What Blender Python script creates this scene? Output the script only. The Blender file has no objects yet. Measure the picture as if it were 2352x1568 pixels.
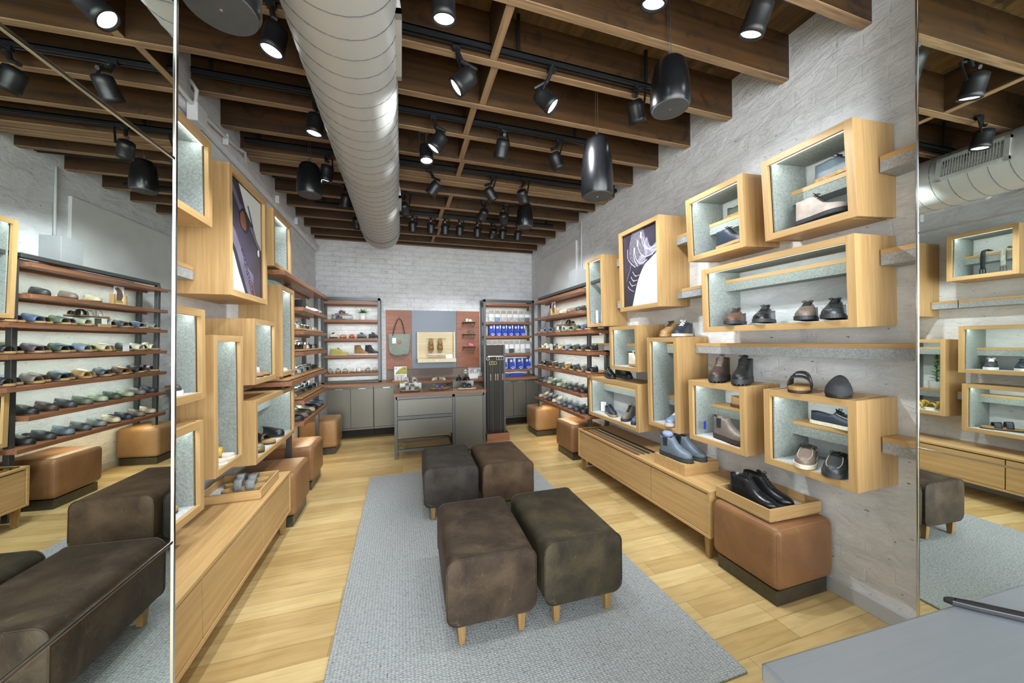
import bpy, bmesh, math, random
from math import sin, cos, pi, radians
from mathutils import Vector, Matrix, Euler
random.seed(7)
S = bpy.context.scene
C = S.collection

# ------------------------------------------------------------------ camera, world, exposure
EYE = 1.5
cam_d = bpy.data.cameras.new('camera'); cam = bpy.data.objects.new('camera', cam_d); C.objects.link(cam)
cam_d.sensor_width = 36.0; cam_d.lens = 807.0/2352.0*36.0; cam_d.clip_start = 0.02
yaw, roll = radians(17.5), 0.0095
fwd = Vector((sin(yaw), cos(yaw), 0)); right = Vector((cos(yaw), -sin(yaw), 0)); up = Vector((0, 0, 1))
r2 = right*cos(roll) - up*sin(roll); u2 = right*sin(roll) + up*cos(roll)
cam.matrix_world = Matrix(((r2.x, u2.x, -fwd.x, 0), (r2.y, u2.y, -fwd.y, 0), (r2.z, u2.z, -fwd.z, EYE), (0, 0, 0, 1)))
S.camera = cam
W = bpy.data.worlds.new('world'); S.world = W; W.use_nodes = True
W.node_tree.nodes['Background'].inputs[0].default_value = (0.86, 0.94, 1.0, 1)
W.node_tree.nodes['Background'].inputs[1].default_value = 1.6
S.view_settings.view_transform = 'Standard'; S.view_settings.look = 'None'
S.view_settings.gamma = 1.0; S.view_settings.exposure = 0.55
S.view_settings.use_curve_mapping = False
SPOT_W = 0.60     # multiplier on every track lamp
COOL = (0.92, 0.97, 1.0)
# fill light added behind the viewer, standing in for daylight from an unseen shopfront
sl = bpy.data.lights.new('front_fill_light', 'AREA'); sl.shape = 'RECTANGLE'; sl.size = 3.6; sl.size_y = 3.2; sl.energy = 220; sl.color = (0.93, 0.97, 1.0)
slo = bpy.data.objects.new('front_fill_light', sl); C.objects.link(slo); slo.location = (0.56, -2.15, 1.7); slo.rotation_euler = (radians(90), 0, 0)

# room box
XL, XR, YB, YF = -1.32, 2.44, 6.42, -2.2
ZJ, ZD = 3.20, 3.49          # underside of joists, underside of deck

# ------------------------------------------------------------------ materials
def srgb(h):
    if isinstance(h, str):
        h = tuple(int(h[i:i+2], 16)/255 for i in (0, 2, 4))
    return tuple(((c/12.92) if c <= 0.04045 else ((c+0.055)/1.055)**2.4) for c in h) + (1,)
MATS = {}
def new_mat(name):
    m = bpy.data.materials.new(name); m.use_nodes = True
    nt = m.node_tree; b = nt.nodes['Principled BSDF']
    return m, nt, b
def N(nt, t, **k):
    n = nt.nodes.new(t)
    for a, v in k.items():
        if a.startswith('i_'):
            n.inputs[a[2:].replace('_', ' ')].default_value = v
        else: setattr(n, a, v)
    return n
def ramp(nt, fac, stops):
    r = nt.nodes.new('ShaderNodeValToRGB')
    while len(r.color_ramp.elements) < len(stops): r.color_ramp.elements.new(0.5)
    for e, (p, c) in zip(r.color_ramp.elements, stops): e.position = p; e.color = c
    nt.links.new(fac, r.inputs[0]); return r.outputs[0]
def plain(name, col, rough=0.5, metal=0.0, spec=0.5, var=0.12, scale=30, bump=0.0, bscale=200, emit=None, estr=0):
    """uniform stuff with a little mottling so nothing is a flat colour"""
    key = (name, str(col), rough)
    if key in MATS: return MATS[key]
    m, nt, b = new_mat(name)
    c = srgb(col); tc = N(nt, 'ShaderNodeTexCoord')
    n = N(nt, 'ShaderNodeTexNoise', i_Scale=scale, i_Detail=3.0)
    nt.links.new(tc.outputs['Object'], n.inputs['Vector'])
    lo = tuple(x*(1-var) for x in c[:3])+(1,); hi = tuple(min(1, x*(1+var)) for x in c[:3])+(1,)
    nt.links.new(ramp(nt, n.outputs[0], [(0.3, lo), (0.7, hi)]), b.inputs['Base Color'])
    b.inputs['Roughness'].default_value = rough; b.inputs['Metallic'].default_value = metal
    b.inputs['Specular IOR Level'].default_value = spec
    if bump:
        n2 = N(nt, 'ShaderNodeTexNoise', i_Scale=bscale, i_Detail=2.0); nt.links.new(tc.outputs['Object'], n2.inputs['Vector'])
        bp = N(nt, 'ShaderNodeBump', i_Strength=bump, i_Distance=0.002); nt.links.new(n2.outputs[0], bp.inputs['Height'])
        nt.links.new(bp.outputs[0], b.inputs['Normal'])
    if emit:
        b.inputs['Emission Color'].default_value = srgb(emit) if isinstance(emit, str) else tuple(emit)+(1,)
        b.inputs['Emission Strength'].default_value = estr
    MATS[key] = m; return m
def wood(name, c1, c2, axis='Z', rough=0.5, scale=1.0, streak=1.0, bump=0.05, knots=False):
    key = (name, axis)
    if key in MATS: return MATS[key]
    m, nt, b = new_mat(name+'_grain_'+axis.lower())
    tc = N(nt, 'ShaderNodeTexCoord'); mp = N(nt, 'ShaderNodeMapping')
    nt.links.new(tc.outputs['Object'], mp.inputs[0])
    s = {'X': (1.2, 30, 30), 'Y': (30, 1.2, 30), 'Z': (30, 30, 1.2)}[axis]
    mp.inputs['Scale'].default_value = tuple(v*scale for v in s)
    n = N(nt, 'ShaderNodeTexNoise', i_Scale=1.6, i_Detail=5.0, i_Roughness=0.6, i_Distortion=0.4)
    nt.links.new(mp.outputs[0], n.inputs['Vector'])
    n2 = N(nt, 'ShaderNodeTexNoise', i_Scale=1.1, i_Detail=2.0); nt.links.new(tc.outputs['Object'], n2.inputs['Vector'])
    mid = tuple((x+y)/2 for x, y in zip(srgb(c1), srgb(c2)))
    colr = ramp(nt, n.outputs[0], [(0.3, srgb(c1)), (0.5, mid), (0.7, srgb(c2))])
    mx = N(nt, 'ShaderNodeMix', data_type='RGBA', blend_type='MULTIPLY'); mx.inputs[0].default_value = 0.5*streak
    nt.links.new(colr, mx.inputs[6]); nt.links.new(ramp(nt, n2.outputs[0], [(0.35, (0.62, 0.6, 0.58, 1)), (0.65, (1, 1, 1, 1))]), mx.inputs[7])
    out = mx.outputs[2]
    if knots:
        v = N(nt, 'ShaderNodeTexNoise', i_Scale=7.0, i_Detail=6.0, i_Distortion=1.5); nt.links.new(tc.outputs['Object'], v.inputs['Vector'])
        m2 = N(nt, 'ShaderNodeMix', data_type='RGBA', blend_type='MULTIPLY'); m2.inputs[0].default_value = 0.8
        nt.links.new(out, m2.inputs[6]); nt.links.new(ramp(nt, v.outputs[0], [(0.30, (0.35, 0.28, 0.2, 1)), (0.45, (1, 1, 1, 1)), (0.62, (1.0, 0.9, 0.6, 1))]), m2.inputs[7]); out = m2.outputs[2]
    nt.links.new(out, b.inputs['Base Color']); b.inputs['Roughness'].default_value = rough
    bp = N(nt, 'ShaderNodeBump', i_Strength=bump, i_Distance=0.002); nt.links.new(n.outputs[0], bp.inputs['Height']); nt.links.new(bp.outputs[0], b.inputs['Normal'])
    MATS[key] = m; return m
def oak(a='Z'): return wood('pale_oak', 'AE8A5A', 'C8A570', a, 0.45, streak=0.35)
def walnut(a='Y'): return wood('reddish_brown_wood', '744832', 'A07050', a, 0.4, streak=0.5)
def joistwood(a='X'): return wood('stained_plywood', '33230F', '573B1D', a, 0.6, scale=0.5, knots=True)
def joistedge(a='X'): return wood('raw_plywood_edge', '725A40', 'A88A66', a, 0.7, scale=1.5)
def legwood(): return wood('leg_oak', '86643C', 'A68450', 'Z', 0.5, streak=0.4)

def brickmat(name, plane, blo=0.0, bhi=0.09, wob_=0.05):
    m, nt, b = new_mat(name)
    tc = N(nt, 'ShaderNodeTexCoord'); sp = N(nt, 'ShaderNodeSeparateXYZ'); cb = N(nt, 'ShaderNodeCombineXYZ')
    nt.links.new(tc.outputs['Object'], sp.inputs[0])
    nt.links.new(sp.outputs['Y' if plane == 'YZ' else 'X'], cb.inputs['X']); nt.links.new(sp.outputs['Z'], cb.inputs['Y'])
    wob = N(nt, 'ShaderNodeTexNoise', i_Scale=2.2, i_Detail=3.0); nt.links.new(tc.outputs['Object'], wob.inputs['Vector'])
    va = N(nt, 'ShaderNodeVectorMath', operation='MULTIPLY_ADD'); va.inputs[1].default_value = (wob_, wob_, 0)
    nt.links.new(wob.outputs['Color'], va.inputs[0]); nt.links.new(cb.outputs[0], va.inputs[2])
    br = N(nt, 'ShaderNodeTexBrick', i_Scale=1.0); br.offset = 0.5
    for k, v in (('Brick Width', 0.235), ('Row Height', 0.082), ('Mortar Size', 0.007), ('Mortar Smooth', 0.6), ('Bias', 0.0)): br.inputs[k].default_value = v
    br.inputs['Color1'].default_value = (1, 1, 1, 1); br.inputs['Color2'].default_value = (0.8, 0.8, 0.8, 1); br.inputs['Mortar'].default_value = (0, 0, 0, 1)
    nt.links.new(va.outputs[0], br.inputs['Vector'])
    n1 = N(nt, 'ShaderNodeTexNoise', i_Scale=6.0, i_Detail=9.0, i_Roughness=0.62, i_Distortion=0.6)
    mp = N(nt, 'ShaderNodeMapping'); mp.inputs['Scale'].default_value = (0.9, 1.8, 1)
    nt.links.new(cb.outputs[0], mp.inputs[0]); nt.links.new(mp.outputs[0], n1.inputs['Vector'])
    mask = N(nt, 'ShaderNodeTexNoise', i_Scale=1.3, i_Detail=2.0); nt.links.new(cb.outputs[0], mask.inputs['Vector'])
    # height = brick * mask + noise
    mr = N(nt, 'ShaderNodeMapRange'); mr.inputs['From Min'].default_value = 0.35; mr.inputs['From Max'].default_value = 0.62
    mr.inputs['To Min'].default_value = blo; mr.inputs['To Max'].default_value = bhi; nt.links.new(mask.outputs[0], mr.inputs[0])
    bm_ = N(nt, 'ShaderNodeMath', operation='MULTIPLY'); nt.links.new(br.outputs['Fac'], bm_.inputs[0]); nt.links.new(mr.outputs[0], bm_.inputs[1])
    ad = N(nt, 'ShaderNodeMath', operation='MULTIPLY_ADD'); ad.inputs[1].default_value = 1.3
    nt.links.new(n1.outputs[0], ad.inputs[0]); sb = N(nt, 'ShaderNodeMath', operation='SUBTRACT'); nt.links.new(ad.outputs[0], sb.inputs[0]); nt.links.new(bm_.outputs[0], sb.inputs[1])
    ad.inputs[2].default_value = 0.0
    n4 = N(nt, 'ShaderNodeTexNoise', i_Scale=19.0, i_Detail=5.0, i_Roughness=0.7, i_Distortion=1.6); nt.links.new(mp.outputs[0], n4.inputs['Vector'])
    a4 = N(nt, 'ShaderNodeMath', operation='MULTIPLY_ADD'); a4.inputs[1].default_value = 0.13; nt.links.new(ramp(nt, n4.outputs[0], [(0.30, (0, 0, 0, 1)), (0.46, (1, 1, 1, 1))]), a4.inputs[0]); nt.links.new(sb.outputs[0], a4.inputs[2])
    bp = N(nt, 'ShaderNodeBump', i_Strength=0.65, i_Distance=0.024); nt.links.new(a4.outputs[0], bp.inputs['Height']); nt.links.new(bp.outputs[0], b.inputs['Normal'])
    # paint colour, darker in random pits and hairline cracks
    pit = N(nt, 'ShaderNodeTexNoise', i_Scale=26.0, i_Detail=3.0, i_Roughness=0.5); nt.links.new(mp.outputs[0], pit.inputs['Vector'])
    base = ramp(nt, n1.outputs[0], [(0.2, srgb('CDCED0')), (0.5, srgb('E4E6E8')), (0.8, srgb('EEF0F1'))])
    mx = N(nt, 'ShaderNodeMix', data_type='RGBA', blend_type='MULTIPLY'); mx.inputs[0].default_value = 0.85
    nt.links.new(base, mx.inputs[6]); nt.links.new(ramp(nt, pit.outputs[0], [(0.275, (0.12, 0.12, 0.12, 1)), (0.31, (1, 1, 1, 1))]), mx.inputs[7])
    ck = N(nt, 'ShaderNodeTexVoronoi', feature='DISTANCE_TO_EDGE', i_Scale=2.6)
    va2 = N(nt, 'ShaderNodeVectorMath', operation='MULTIPLY_ADD'); va2.inputs[1].default_value = (0.5, 0.5, 0)
    w2 = N(nt, 'ShaderNodeTexNoise', i_Scale=5.0, i_Detail=6.0); nt.links.new(cb.outputs[0], w2.inputs['Vector'])
    nt.links.new(w2.outputs['Color'], va2.inputs[0]); nt.links.new(mp.outputs[0], va2.inputs[2]); nt.links.new(va2.outputs[0], ck.inputs['Vector'])
    cr = ramp(nt, ck.outputs['Distance'], [(0.0, (0.45, 0.44, 0.42, 1)), (0.012, (1, 1, 1, 1))])
    m3 = N(nt, 'ShaderNodeMix', data_type='RGBA', blend_type='MULTIPLY'); nt.links.new(mr.outputs[0], m3.inputs[0])
    nt.links.new(mx.outputs[2], m3.inputs[6]); nt.links.new(cr, m3.inputs[7])
    nt.links.new(m3.outputs[2], b.inputs['Base Color']); b.inputs['Roughness'].default_value = 0.55
    b.inputs['Specular IOR Level'].default_value = 0.3
    return m
def floormat():
    m, nt, b = new_mat('oak_floor_boards')
    tc = N(nt, 'ShaderNodeTexCoord'); br = N(nt, 'ShaderNodeTexBrick', i_Scale=1.0); br.offset = 0.37; br.offset_frequency = 3
    for k, v in (('Brick Width', 0.95), ('Row Height', 0.125), ('Mortar Size', 0.0011), ('Mortar Smooth', 0.3), ('Bias', 0.1)): br.inputs[k].default_value = v
    br.inputs['Color1'].default_value = srgb('B99A63'); br.inputs['Color2'].default_value = srgb('D6BC86'); br.inputs['Mortar'].default_value = srgb('7B6038')
    nt.links.new(tc.outputs['Object'], br.inputs['Vector'])
    mp = N(nt, 'ShaderNodeMapping'); mp.inputs['Scale'].default_value = (2.0, 22, 1); nt.links.new(tc.outputs['Object'], mp.inputs[0])
    n = N(nt, 'ShaderNodeTexNoise', i_Scale=1.5, i_Detail=6.0, i_Distortion=0.8); nt.links.new(mp.outputs[0], n.inputs['Vector'])
    n2 = N(nt, 'ShaderNodeTexNoise', i_Scale=3.0, i_Detail=3.0); nt.links.new(tc.outputs['Object'], n2.inputs['Vector'])
    a = N(nt, 'ShaderNodeMix', data_type='RGBA', blend_type='MULTIPLY'); a.inputs[0].default_value = 0.55
    nt.links.new(br.outputs['Color'], a.inputs[6]); nt.links.new(ramp(nt, n.outputs[0], [(0.3, (0.66, 0.6, 0.5, 1)), (0.6, (1, 1, 1, 1))]), a.inputs[7])
    c = N(nt, 'ShaderNodeMix', data_type='RGBA', blend_type='MULTIPLY'); c.inputs[0].default_value = 0.35
    nt.links.new(a.outputs[2], c.inputs[6]); nt.links.new(ramp(nt, n2.outputs[0], [(0.35, (0.7, 0.66, 0.58, 1)), (0.6, (1, 1, 1, 1))]), c.inputs[7])
    nt.links.new(c.outputs[2], b.inputs['Base Color']); b.inputs['Roughness'].default_value = 0.42
    bp = N(nt, 'ShaderNodeBump', i_Strength=0.3, i_Distance=0.001); nt.links.new(br.outputs['Fac'], bp.inputs['Height']); bp.invert = True; nt.links.new(bp.outputs[0], b.inputs['Normal'])
    return m
def rugmat():
    m, nt, b = new_mat('grey_woven_wool')
    tc = N(nt, 'ShaderNodeTexCoord'); mp = N(nt, 'ShaderNodeMapping'); mp.inputs['Scale'].default_value = (60, 110, 1); nt.links.new(tc.outputs['Object'], mp.inputs[0])
    v = N(nt, 'ShaderNodeTexVoronoi', i_Scale=1.0, i_Randomness=0.35); nt.links.new(mp.outputs[0], v.inputs['Vector'])
    n = N(nt, 'ShaderNodeTexNoise', i_Scale=90, i_Detail=3.0); nt.links.new(tc.outputs['Object'], n.inputs['Vector'])
    base = ramp(nt, v.outputs['Distance'], [(0.1, srgb('B6B9B9')), (0.6, srgb('8E9293'))])
    mx = N(nt, 'ShaderNodeMix', data_type='RGBA', blend_type='MULTIPLY'); mx.inputs[0].default_value = 0.7
    nt.links.new(base, mx.inputs[6]); nt.links.new(ramp(nt, n.outputs[0], [(0.30, (0.25, 0.25, 0.26, 1)), (0.38, (1, 1, 1, 1))]), mx.inputs[7])
    nt.links.new(mx.outputs[2], b.inputs['Base Color']); b.inputs['Roughness'].default_value = 0.95; b.inputs['Specular IOR Level'].default_value = 0.1
    bp = N(nt, 'ShaderNodeBump', i_Strength=0.8, i_Distance=0.004); bp.invert = True; nt.links.new(v.outputs['Distance'], bp.inputs['Height']); nt.links.new(bp.outputs[0], b.inputs['Normal'])
    return m
def suede(name, dark, mid, light, rough=0.62, sc=5.0):
    m, nt, b = new_mat(name); tc = N(nt, 'ShaderNodeTexCoord')
    n = N(nt, 'ShaderNodeTexNoise', i_Scale=sc, i_Detail=8.0, i_Roughness=0.62, i_Distortion=0.5); nt.links.new(tc.outputs['Object'], n.inputs['Vector'])
    col = ramp(nt, n.outputs[0], [(0.28, srgb(dark)), (0.5, srgb(mid)), (0.72, srgb(light))])
    v = N(nt, 'ShaderNodeTexNoise', i_Scale=3.0, i_Detail=2.0, i_Distortion=4.0); nt.links.new(tc.outputs['Object'], v.inputs['Vector'])
    mx = N(nt, 'ShaderNodeMix', data_type='RGBA', blend_type='ADD'); mx.inputs[0].default_value = 0.12
    nt.links.new(col, mx.inputs[6]); nt.links.new(ramp(nt, v.outputs[0], [(0.495, (0, 0, 0, 1)), (0.5, (0.35, 0.3, 0.22, 1)), (0.505, (0, 0, 0, 1))]), mx.inputs[7])
    nt.links.new(mx.outputs[2], b.inputs['Base Color']); b.inputs['Roughness'].default_value = rough; b.inputs['Specular IOR Level'].default_value = 0.35
    n3 = N(nt, 'ShaderNodeTexNoise', i_Scale=70, i_Detail=3.0); nt.links.new(tc.outputs['Object'], n3.inputs['Vector'])
    bp = N(nt, 'ShaderNodeBump', i_Strength=0.12, i_Distance=0.002); nt.links.new(n3.outputs[0], bp.inputs['Height']); nt.links.new(bp.outputs[0], b.inputs['Normal'])
    return m
def felt(name, lo, hi):
    m, nt, b = new_mat(name); tc = N(nt, 'ShaderNodeTexCoord')
    n = N(nt, 'ShaderNodeTexNoise', i_Scale=95, i_Detail=4.0, i_Roughness=0.7); nt.links.new(tc.outputs['Object'], n.inputs['Vector'])
    nt.links.new(ramp(nt, n.outputs[0], [(0.32, srgb(lo)), (0.68, srgb(hi))]), b.inputs['Base Color'])
    b.inputs['Roughness'].default_value = 0.95; b.inputs['Specular IOR Level'].default_value = 0.1
    return m
def brushed(name, col, axis='X', rough=0.38, metal=0.85):
    m, nt, b = new_mat(name); tc = N(nt, 'ShaderNodeTexCoord'); mp = N(nt, 'ShaderNodeMapping')
    mp.inputs['Scale'].default_value = {'X': (1, 90, 90), 'Z': (90, 90, 1)}[axis]; nt.links.new(tc.outputs['Object'], mp.inputs[0])
    n = N(nt, 'ShaderNodeTexNoise', i_Scale=2.0, i_Detail=4.0); nt.links.new(mp.outputs[0], n.inputs['Vector'])
    c = srgb(col); nt.links.new(ramp(nt, n.outputs[0], [(0.3, tuple(x*0.95 for x in c[:3])+(1,)), (0.7, c)]), b.inputs['Base Color'])
    b.inputs['Metallic'].default_value = metal; b.inputs['Roughness'].default_value = rough
    return m
def glassmat():
    m = bpy.data.materials.new('mirror_silvering'); m.use_nodes = True; nt = m.node_tree; nt.nodes.clear()
    g = nt.nodes.new('ShaderNodeBsdfGlossy'); g.inputs['Roughness'].default_value = 0.0; g.inputs['Color'].default_value = (0.86, 0.92, 0.88, 1)
    o = nt.nodes.new('ShaderNodeOutputMaterial'); nt.links.new(g.outputs[0], o.inputs[0]); return m
def acrylic():
    m, nt, b = new_mat('clear_acrylic'); b.inputs['Transmission Weight'].default_value = 0.95; b.inputs['IOR'].default_value = 1.1
    b.inputs['Roughness'].default_value = 0.03; b.inputs['Base Color'].default_value = (0.95, 0.97, 0.97, 1); return m
M = dict(
    brick_side=brickmat('white_painted_brick_side', 'YZ'), brick_back=brickmat('white_painted_brick_back', 'XZ', 0.25, 0.6, 0.03), floor=floormat(), rug=rugmat(),
    brown1=suede('distressed_brown_leather', '241B15', '3F3328', '594B3A'), brown2=suede('distressed_olive_brown_leather', '211E18', '3B3528', '534A36'),
    brown3=suede('dark_slate_leather', '211F1F', '38332F', '4A423B'), brown4=suede('warm_brown_leather', '37291E', '51402F', '665340'),
    tan=suede('tan_leather', '74503A', '85603F', '966E4C', 0.38, 2.0), tan2=suede('golden_tan_leather', '86643F', '987650', 'A9865E', 0.38, 2.0),
    felt=felt('grey_green_felt', '7F8683', 'A3AAA6'), felt_grey=felt('grey_felt', '8A8C8E', 'AEB0B1'), felt_pale=felt('pale_felt', '9FA3A4', 'C6C9CA'),
    steel=brushed('dark_steel', '5E605F', 'Z', 0.4, 0.65), cabinet=brushed('grey_steel_sheet', '6F6D64', 'Z', 0.36, 0.6), plinth=plain('bronze_plinth', '55534A', 0.3, 0.6),
    chrome=plain('polished_chrome', 'D5D8DA', 0.12, 1.0, var=0.02), mirror=glassmat(), galv=brushed('galvanised_sheet', 'B4B4B0', 'Z', 0.45, 0.4),
    black=plain('matt_black', '17181A', 0.45), blackgloss=plain('satin_black', '101113', 0.28), led=plain('led_strip', 'FFFFFF', 0.5, emit=(0.93, 1.0, 0.97), estr=1.8),
    ledwarm=plain('warm_led_strip', 'FFFFFF', 0.5, emit=(1.0, 0.83, 0.5), estr=9.0), lens=plain('lamp_lens', 'FFFFFF', 0.3, emit=(0.94, 0.98, 1.0), estr=9.0),
    lens_off=plain('unlit_lens', '2A2C2E', 0.15), white=plain('white_paint', 'D8D9D8', 0.5, var=0.03), cream=plain('cream_board', 'E2D3B4', 0.5, var=0.04),
    paper=plain('white_card', 'E6E8EA', 0.6, var=0.02), acrylic=acrylic(), table=brushed('brushed_steel_top', 'A2A9B1', 'X', 0.38, 0.6), pot=plain('white_glazed_pot', 'DDE0DE', 0.25, var=0.02),
    cork=plain('cork', 'A5824F', 0.8, var=0.35, scale=300), deck=wood('ceiling_deck', '4E3A20', '7C5F38', 'Y', 0.7, scale=0.35, knots=True),
    darkwood=plain('dark_wood', '2E2118', 0.5), blue=plain('blue_box_print', '1B3FA8', 0.45, var=0.08), leaf=plain('leaf_green', '3F6A34', 0.5, var=0.3), leafy=plain('yellow_green_leaf', '8C9A3C', 0.5, var=0.3),
    dark_shadow=plain('shaded_kick', '1E1712', 0.7), bag=plain('sage_canvas', '8A9286', 0.8, var=0.1, bump=0.3), gold=plain('brass', 'B49A52', 0.3, 0.9), silver=plain('silver_metal', 'A8A8A4', 0.3, 0.9),
)
# ------------------------------------------------------------------ mesh helpers
class MB:
    def __init__(s): s.v = []; s.f = []; s.m = []; s.M = None
    def add(s, vs, fs, m=0):
        o = len(s.v)
        s.v += [tuple(s.M @ Vector(v)) if s.M else tuple(v) for v in vs]
        s.f += [tuple(o+i for i in f) for f in fs]; s.m += [m]*len(fs); return s
    def box(s, x0, x1, y0, y1, z0, z1, m=0):
        vs = [(x, y, z) for z in (z0, z1) for y in (y0, y1) for x in (x0, x1)]
        return s.add(vs, [(0, 2, 3, 1), (4, 5, 7, 6), (0, 1, 5, 4), (2, 6, 7, 3), (0, 4, 6, 2), (1, 3, 7, 5)], m)
    def prism(s, poly, z0, z1, m=0):
        n = len(poly)
        return s.add([(x, y, z0) for x, y in poly]+[(x, y, z1) for x, y in poly],
            [tuple(range(n-1, -1, -1)), tuple(range(n, 2*n))]+[(i, (i+1) % n, n+(i+1) % n, n+i) for i in range(n)], m)
    def lathe(s, prof, c=(0, 0, 0), axis='Z', n=24, m=0, cap=True):
        vs = []
        for r, h in prof:
            for i in range(n):
                a = 2*pi*i/n; p = (r*cos(a), r*sin(a), h)
                if axis == 'Y': p = (p[0], p[2], -p[1])
                if axis == 'X': p = (p[2], p[0], p[1])
                vs.append((p[0]+c[0], p[1]+c[1], p[2]+c[2]))
        k = len(prof); fs = [(j*n+i, j*n+(i+1) % n, (j+1)*n+(i+1) % n, (j+1)*n+i) for j in range(k-1) for i in range(n)]
        if cap: fs += [tuple(range(n-1, -1, -1)), tuple((k-1)*n+i for i in range(n))]
        return s.add(vs, fs, m)
    def tube(s, pts, r, n=6, m=0, closed=False):
        P = [Vector(p) for p in pts]; vs = []; K = len(P)
        for i, p in enumerate(P):
            a = P[(i-1) % K] if (i or closed) else P[0]; b = P[(i+1) % K] if (i < K-1 or closed) else P[-1]
            d = (b-a)
            if d.length < 1e-9: d = Vector((0, 0, 1))
            d.normalize(); u = d.cross(Vector((0, 0, 1)))
            if u.length < 0.05: u = d.cross(Vector((1, 0, 0)))
            u.normalize(); w = d.cross(u); rr = r[i] if isinstance(r, (list, tuple)) else r
            vs += [p+u*(rr*cos(2*pi*j/n))+w*(rr*sin(2*pi*j/n)) for j in range(n)]
        kk = K if closed else K-1
        fs = [(i*n+j, i*n+(j+1) % n, ((i+1) % K)*n+(j+1) % n, ((i+1) % K)*n+j) for i in range(kk) for j in range(n)]
        if not closed: fs += [tuple(range(n-1, -1, -1)), tuple((K-1)*n+j for j in range(n))]
        return s.add([tuple(v) for v in vs], fs, m)
    def grid(s, rows, m=0, closed=False):
        k = len(rows[0]); vs = [p for r in rows for p in r]
        fs = [(i*k+j, i*k+(j+1) % k, (i+1)*k+(j+1) % k, (i+1)*k+j) for i in range(len(rows)-1) for j in range(k if closed else k-1)]
        return s.add(vs, fs, m)
    def mesh(s, name, mats, smooth=False):
        me = bpy.data.meshes.new(name); me.from_pydata(s.v, [], s.f)
        for mt in (mats if isinstance(mats, (list, tuple)) else [mats]): me.materials.append(mt)
        me.polygons.foreach_set('material_index', s.m)
        if smooth: me.polygons.foreach_set('use_smooth', [True]*len(s.f))
        bm = bmesh.new(); bm.from_mesh(me); bmesh.ops.remove_doubles(bm, verts=bm.verts, dist=1e-6) if smooth else None
        bmesh.ops.recalc_face_normals(bm, faces=bm.faces); bm.to_mesh(me); bm.free(); me.update(); return me
    def build(s, name, mats, parent=None, smooth=False, bevel=0, seg=2, solid=0, auto=False, loc=None):
        o = bpy.data.objects.new(name, s.mesh(name, mats, smooth)); C.objects.link(o)
        if parent: o.parent = parent
        if loc: o.location = loc
        if solid:
            md = o.modifiers.new('thick', 'SOLIDIFY'); md.thickness = solid; md.offset = 0
        if bevel:
            md = o.modifiers.new('edge', 'BEVEL'); md.width = bevel; md.segments = seg; md.limit_method = 'ANGLE'; md.angle_limit = radians(40)
            md.harden_normals = False
        if auto and smooth:
            md = o.modifiers.new('es', 'EDGE_SPLIT'); md.split_angle = radians(40)
        return o
def tag(o, label, cat, group=None):
    o['label'] = label; o['category'] = cat
    if group: o['group'] = group
    return o
def thing(name, label, cat, loc=(0, 0, 0), rz=0, group=None):
    o = bpy.data.objects.new(name, None); o.empty_display_size = 0.05; C.objects.link(o); o.location = loc; o.rotation_euler = (0, 0, rz)
    return tag(o, label, cat, group)
def struct(o): o['kind'] = 'structure'; return o
def dup(root, loc, rz=0, label=None, group=None):
    r = root.copy(); C.objects.link(r); r.location = loc; r.rotation_euler = (0, 0, rz)
    if label: r['label'] = label
    if group: r['group'] = group
    elif 'group' in r: del r['group']
    for ch in list(root.children):
        c = ch.copy(); C.objects.link(c); c.parent = r
        for g in list(ch.children):
            d = g.copy(); C.objects.link(d); d.parent = c
    return r
def box_obj(name, mat, x0, x1, y0, y1, z0, z1, parent=None, bevel=0):
    return MB().box(x0, x1, y0, y1, z0, z1).build(name, mat, parent, bevel=bevel)

# ------------------------------------------------------------------ room shell
struct(box_obj('floor', M['floor'], XL-0.3, XR+0.3, YF, YB+0.2, -0.05, 0))
struct(box_obj('wall_left', M['brick_side'], XL-0.2, XL, YF, YB+0.2, 0, ZD))
struct(box_obj('wall_right', M['brick_side'], XR, XR+0.2, YF, YB+0.2, 0, ZD))
struct(box_obj('wall_back', M['brick_back'], XL, XR, YB, YB+0.2, 0, ZD))
struct(box_obj('ceiling', M['deck'], XL-0.2, XR+0.2, YF, YB+0.2, ZD, ZD+0.05))
struct(box_obj('baseboard_right', plain('grey_white_skirting', 'B9BCBE', 0.5, var=0.03), XR-0.022, XR, -1.5, YB, 0, 0.085, bevel=0.003))
JY = [-1.25, -0.84, -0.43, -0.02, 0.39, 0.80, 1.22, 1.645, 2.06, 2.47, 2.87, 3.27, 3.62, 3.80, 4.06, 4.50, 4.92, 5.30, 5.72, 6.12, 6.36]
for k, y in enumerate(JY):
    j = MB().box(XL-0.02, XR+0.02, y, y+0.045, ZJ, ZD, 0).box(XL-0.02, XR+0.02, y-0.0008, y+0.0458, ZJ-0.002, ZJ+0.004, 1)
    struct(j.build('trim_%d' % (k+1), [joistwood('X'), joistedge('X')]))
for k in range(len(JY)-1):
    if JY[k+1]-JY[k] > 0.3:
        x = 0.50+(k % 3)*0.025
        struct(MB().box(x, x+0.045, JY[k]+0.045, JY[k+1], ZJ+0.01, ZD, 0).box(x-0.0005, x+0.0455, JY[k]+0.045, JY[k+1], ZJ+0.008, ZJ+0.014, 1).build('trim_%d' % (40+k), [joistwood('Y'), joistedge('Y')]))
# flat plates either side of the mid track slot
struct(MB().box(XL, XR, 3.665, 3.712, ZJ, ZJ+0.04).box(XL, XR, 3.748, 3.80, ZJ, ZJ+0.04).build('trim_70', joistedge('X')))
struct(box_obj('trim_71', plain('flaking_white_beam', 'A9ABA5', 0.8, var=0.3, scale=14), XL, XR, 0.50, 0.66, 3.16, ZJ+0.02))
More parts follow.
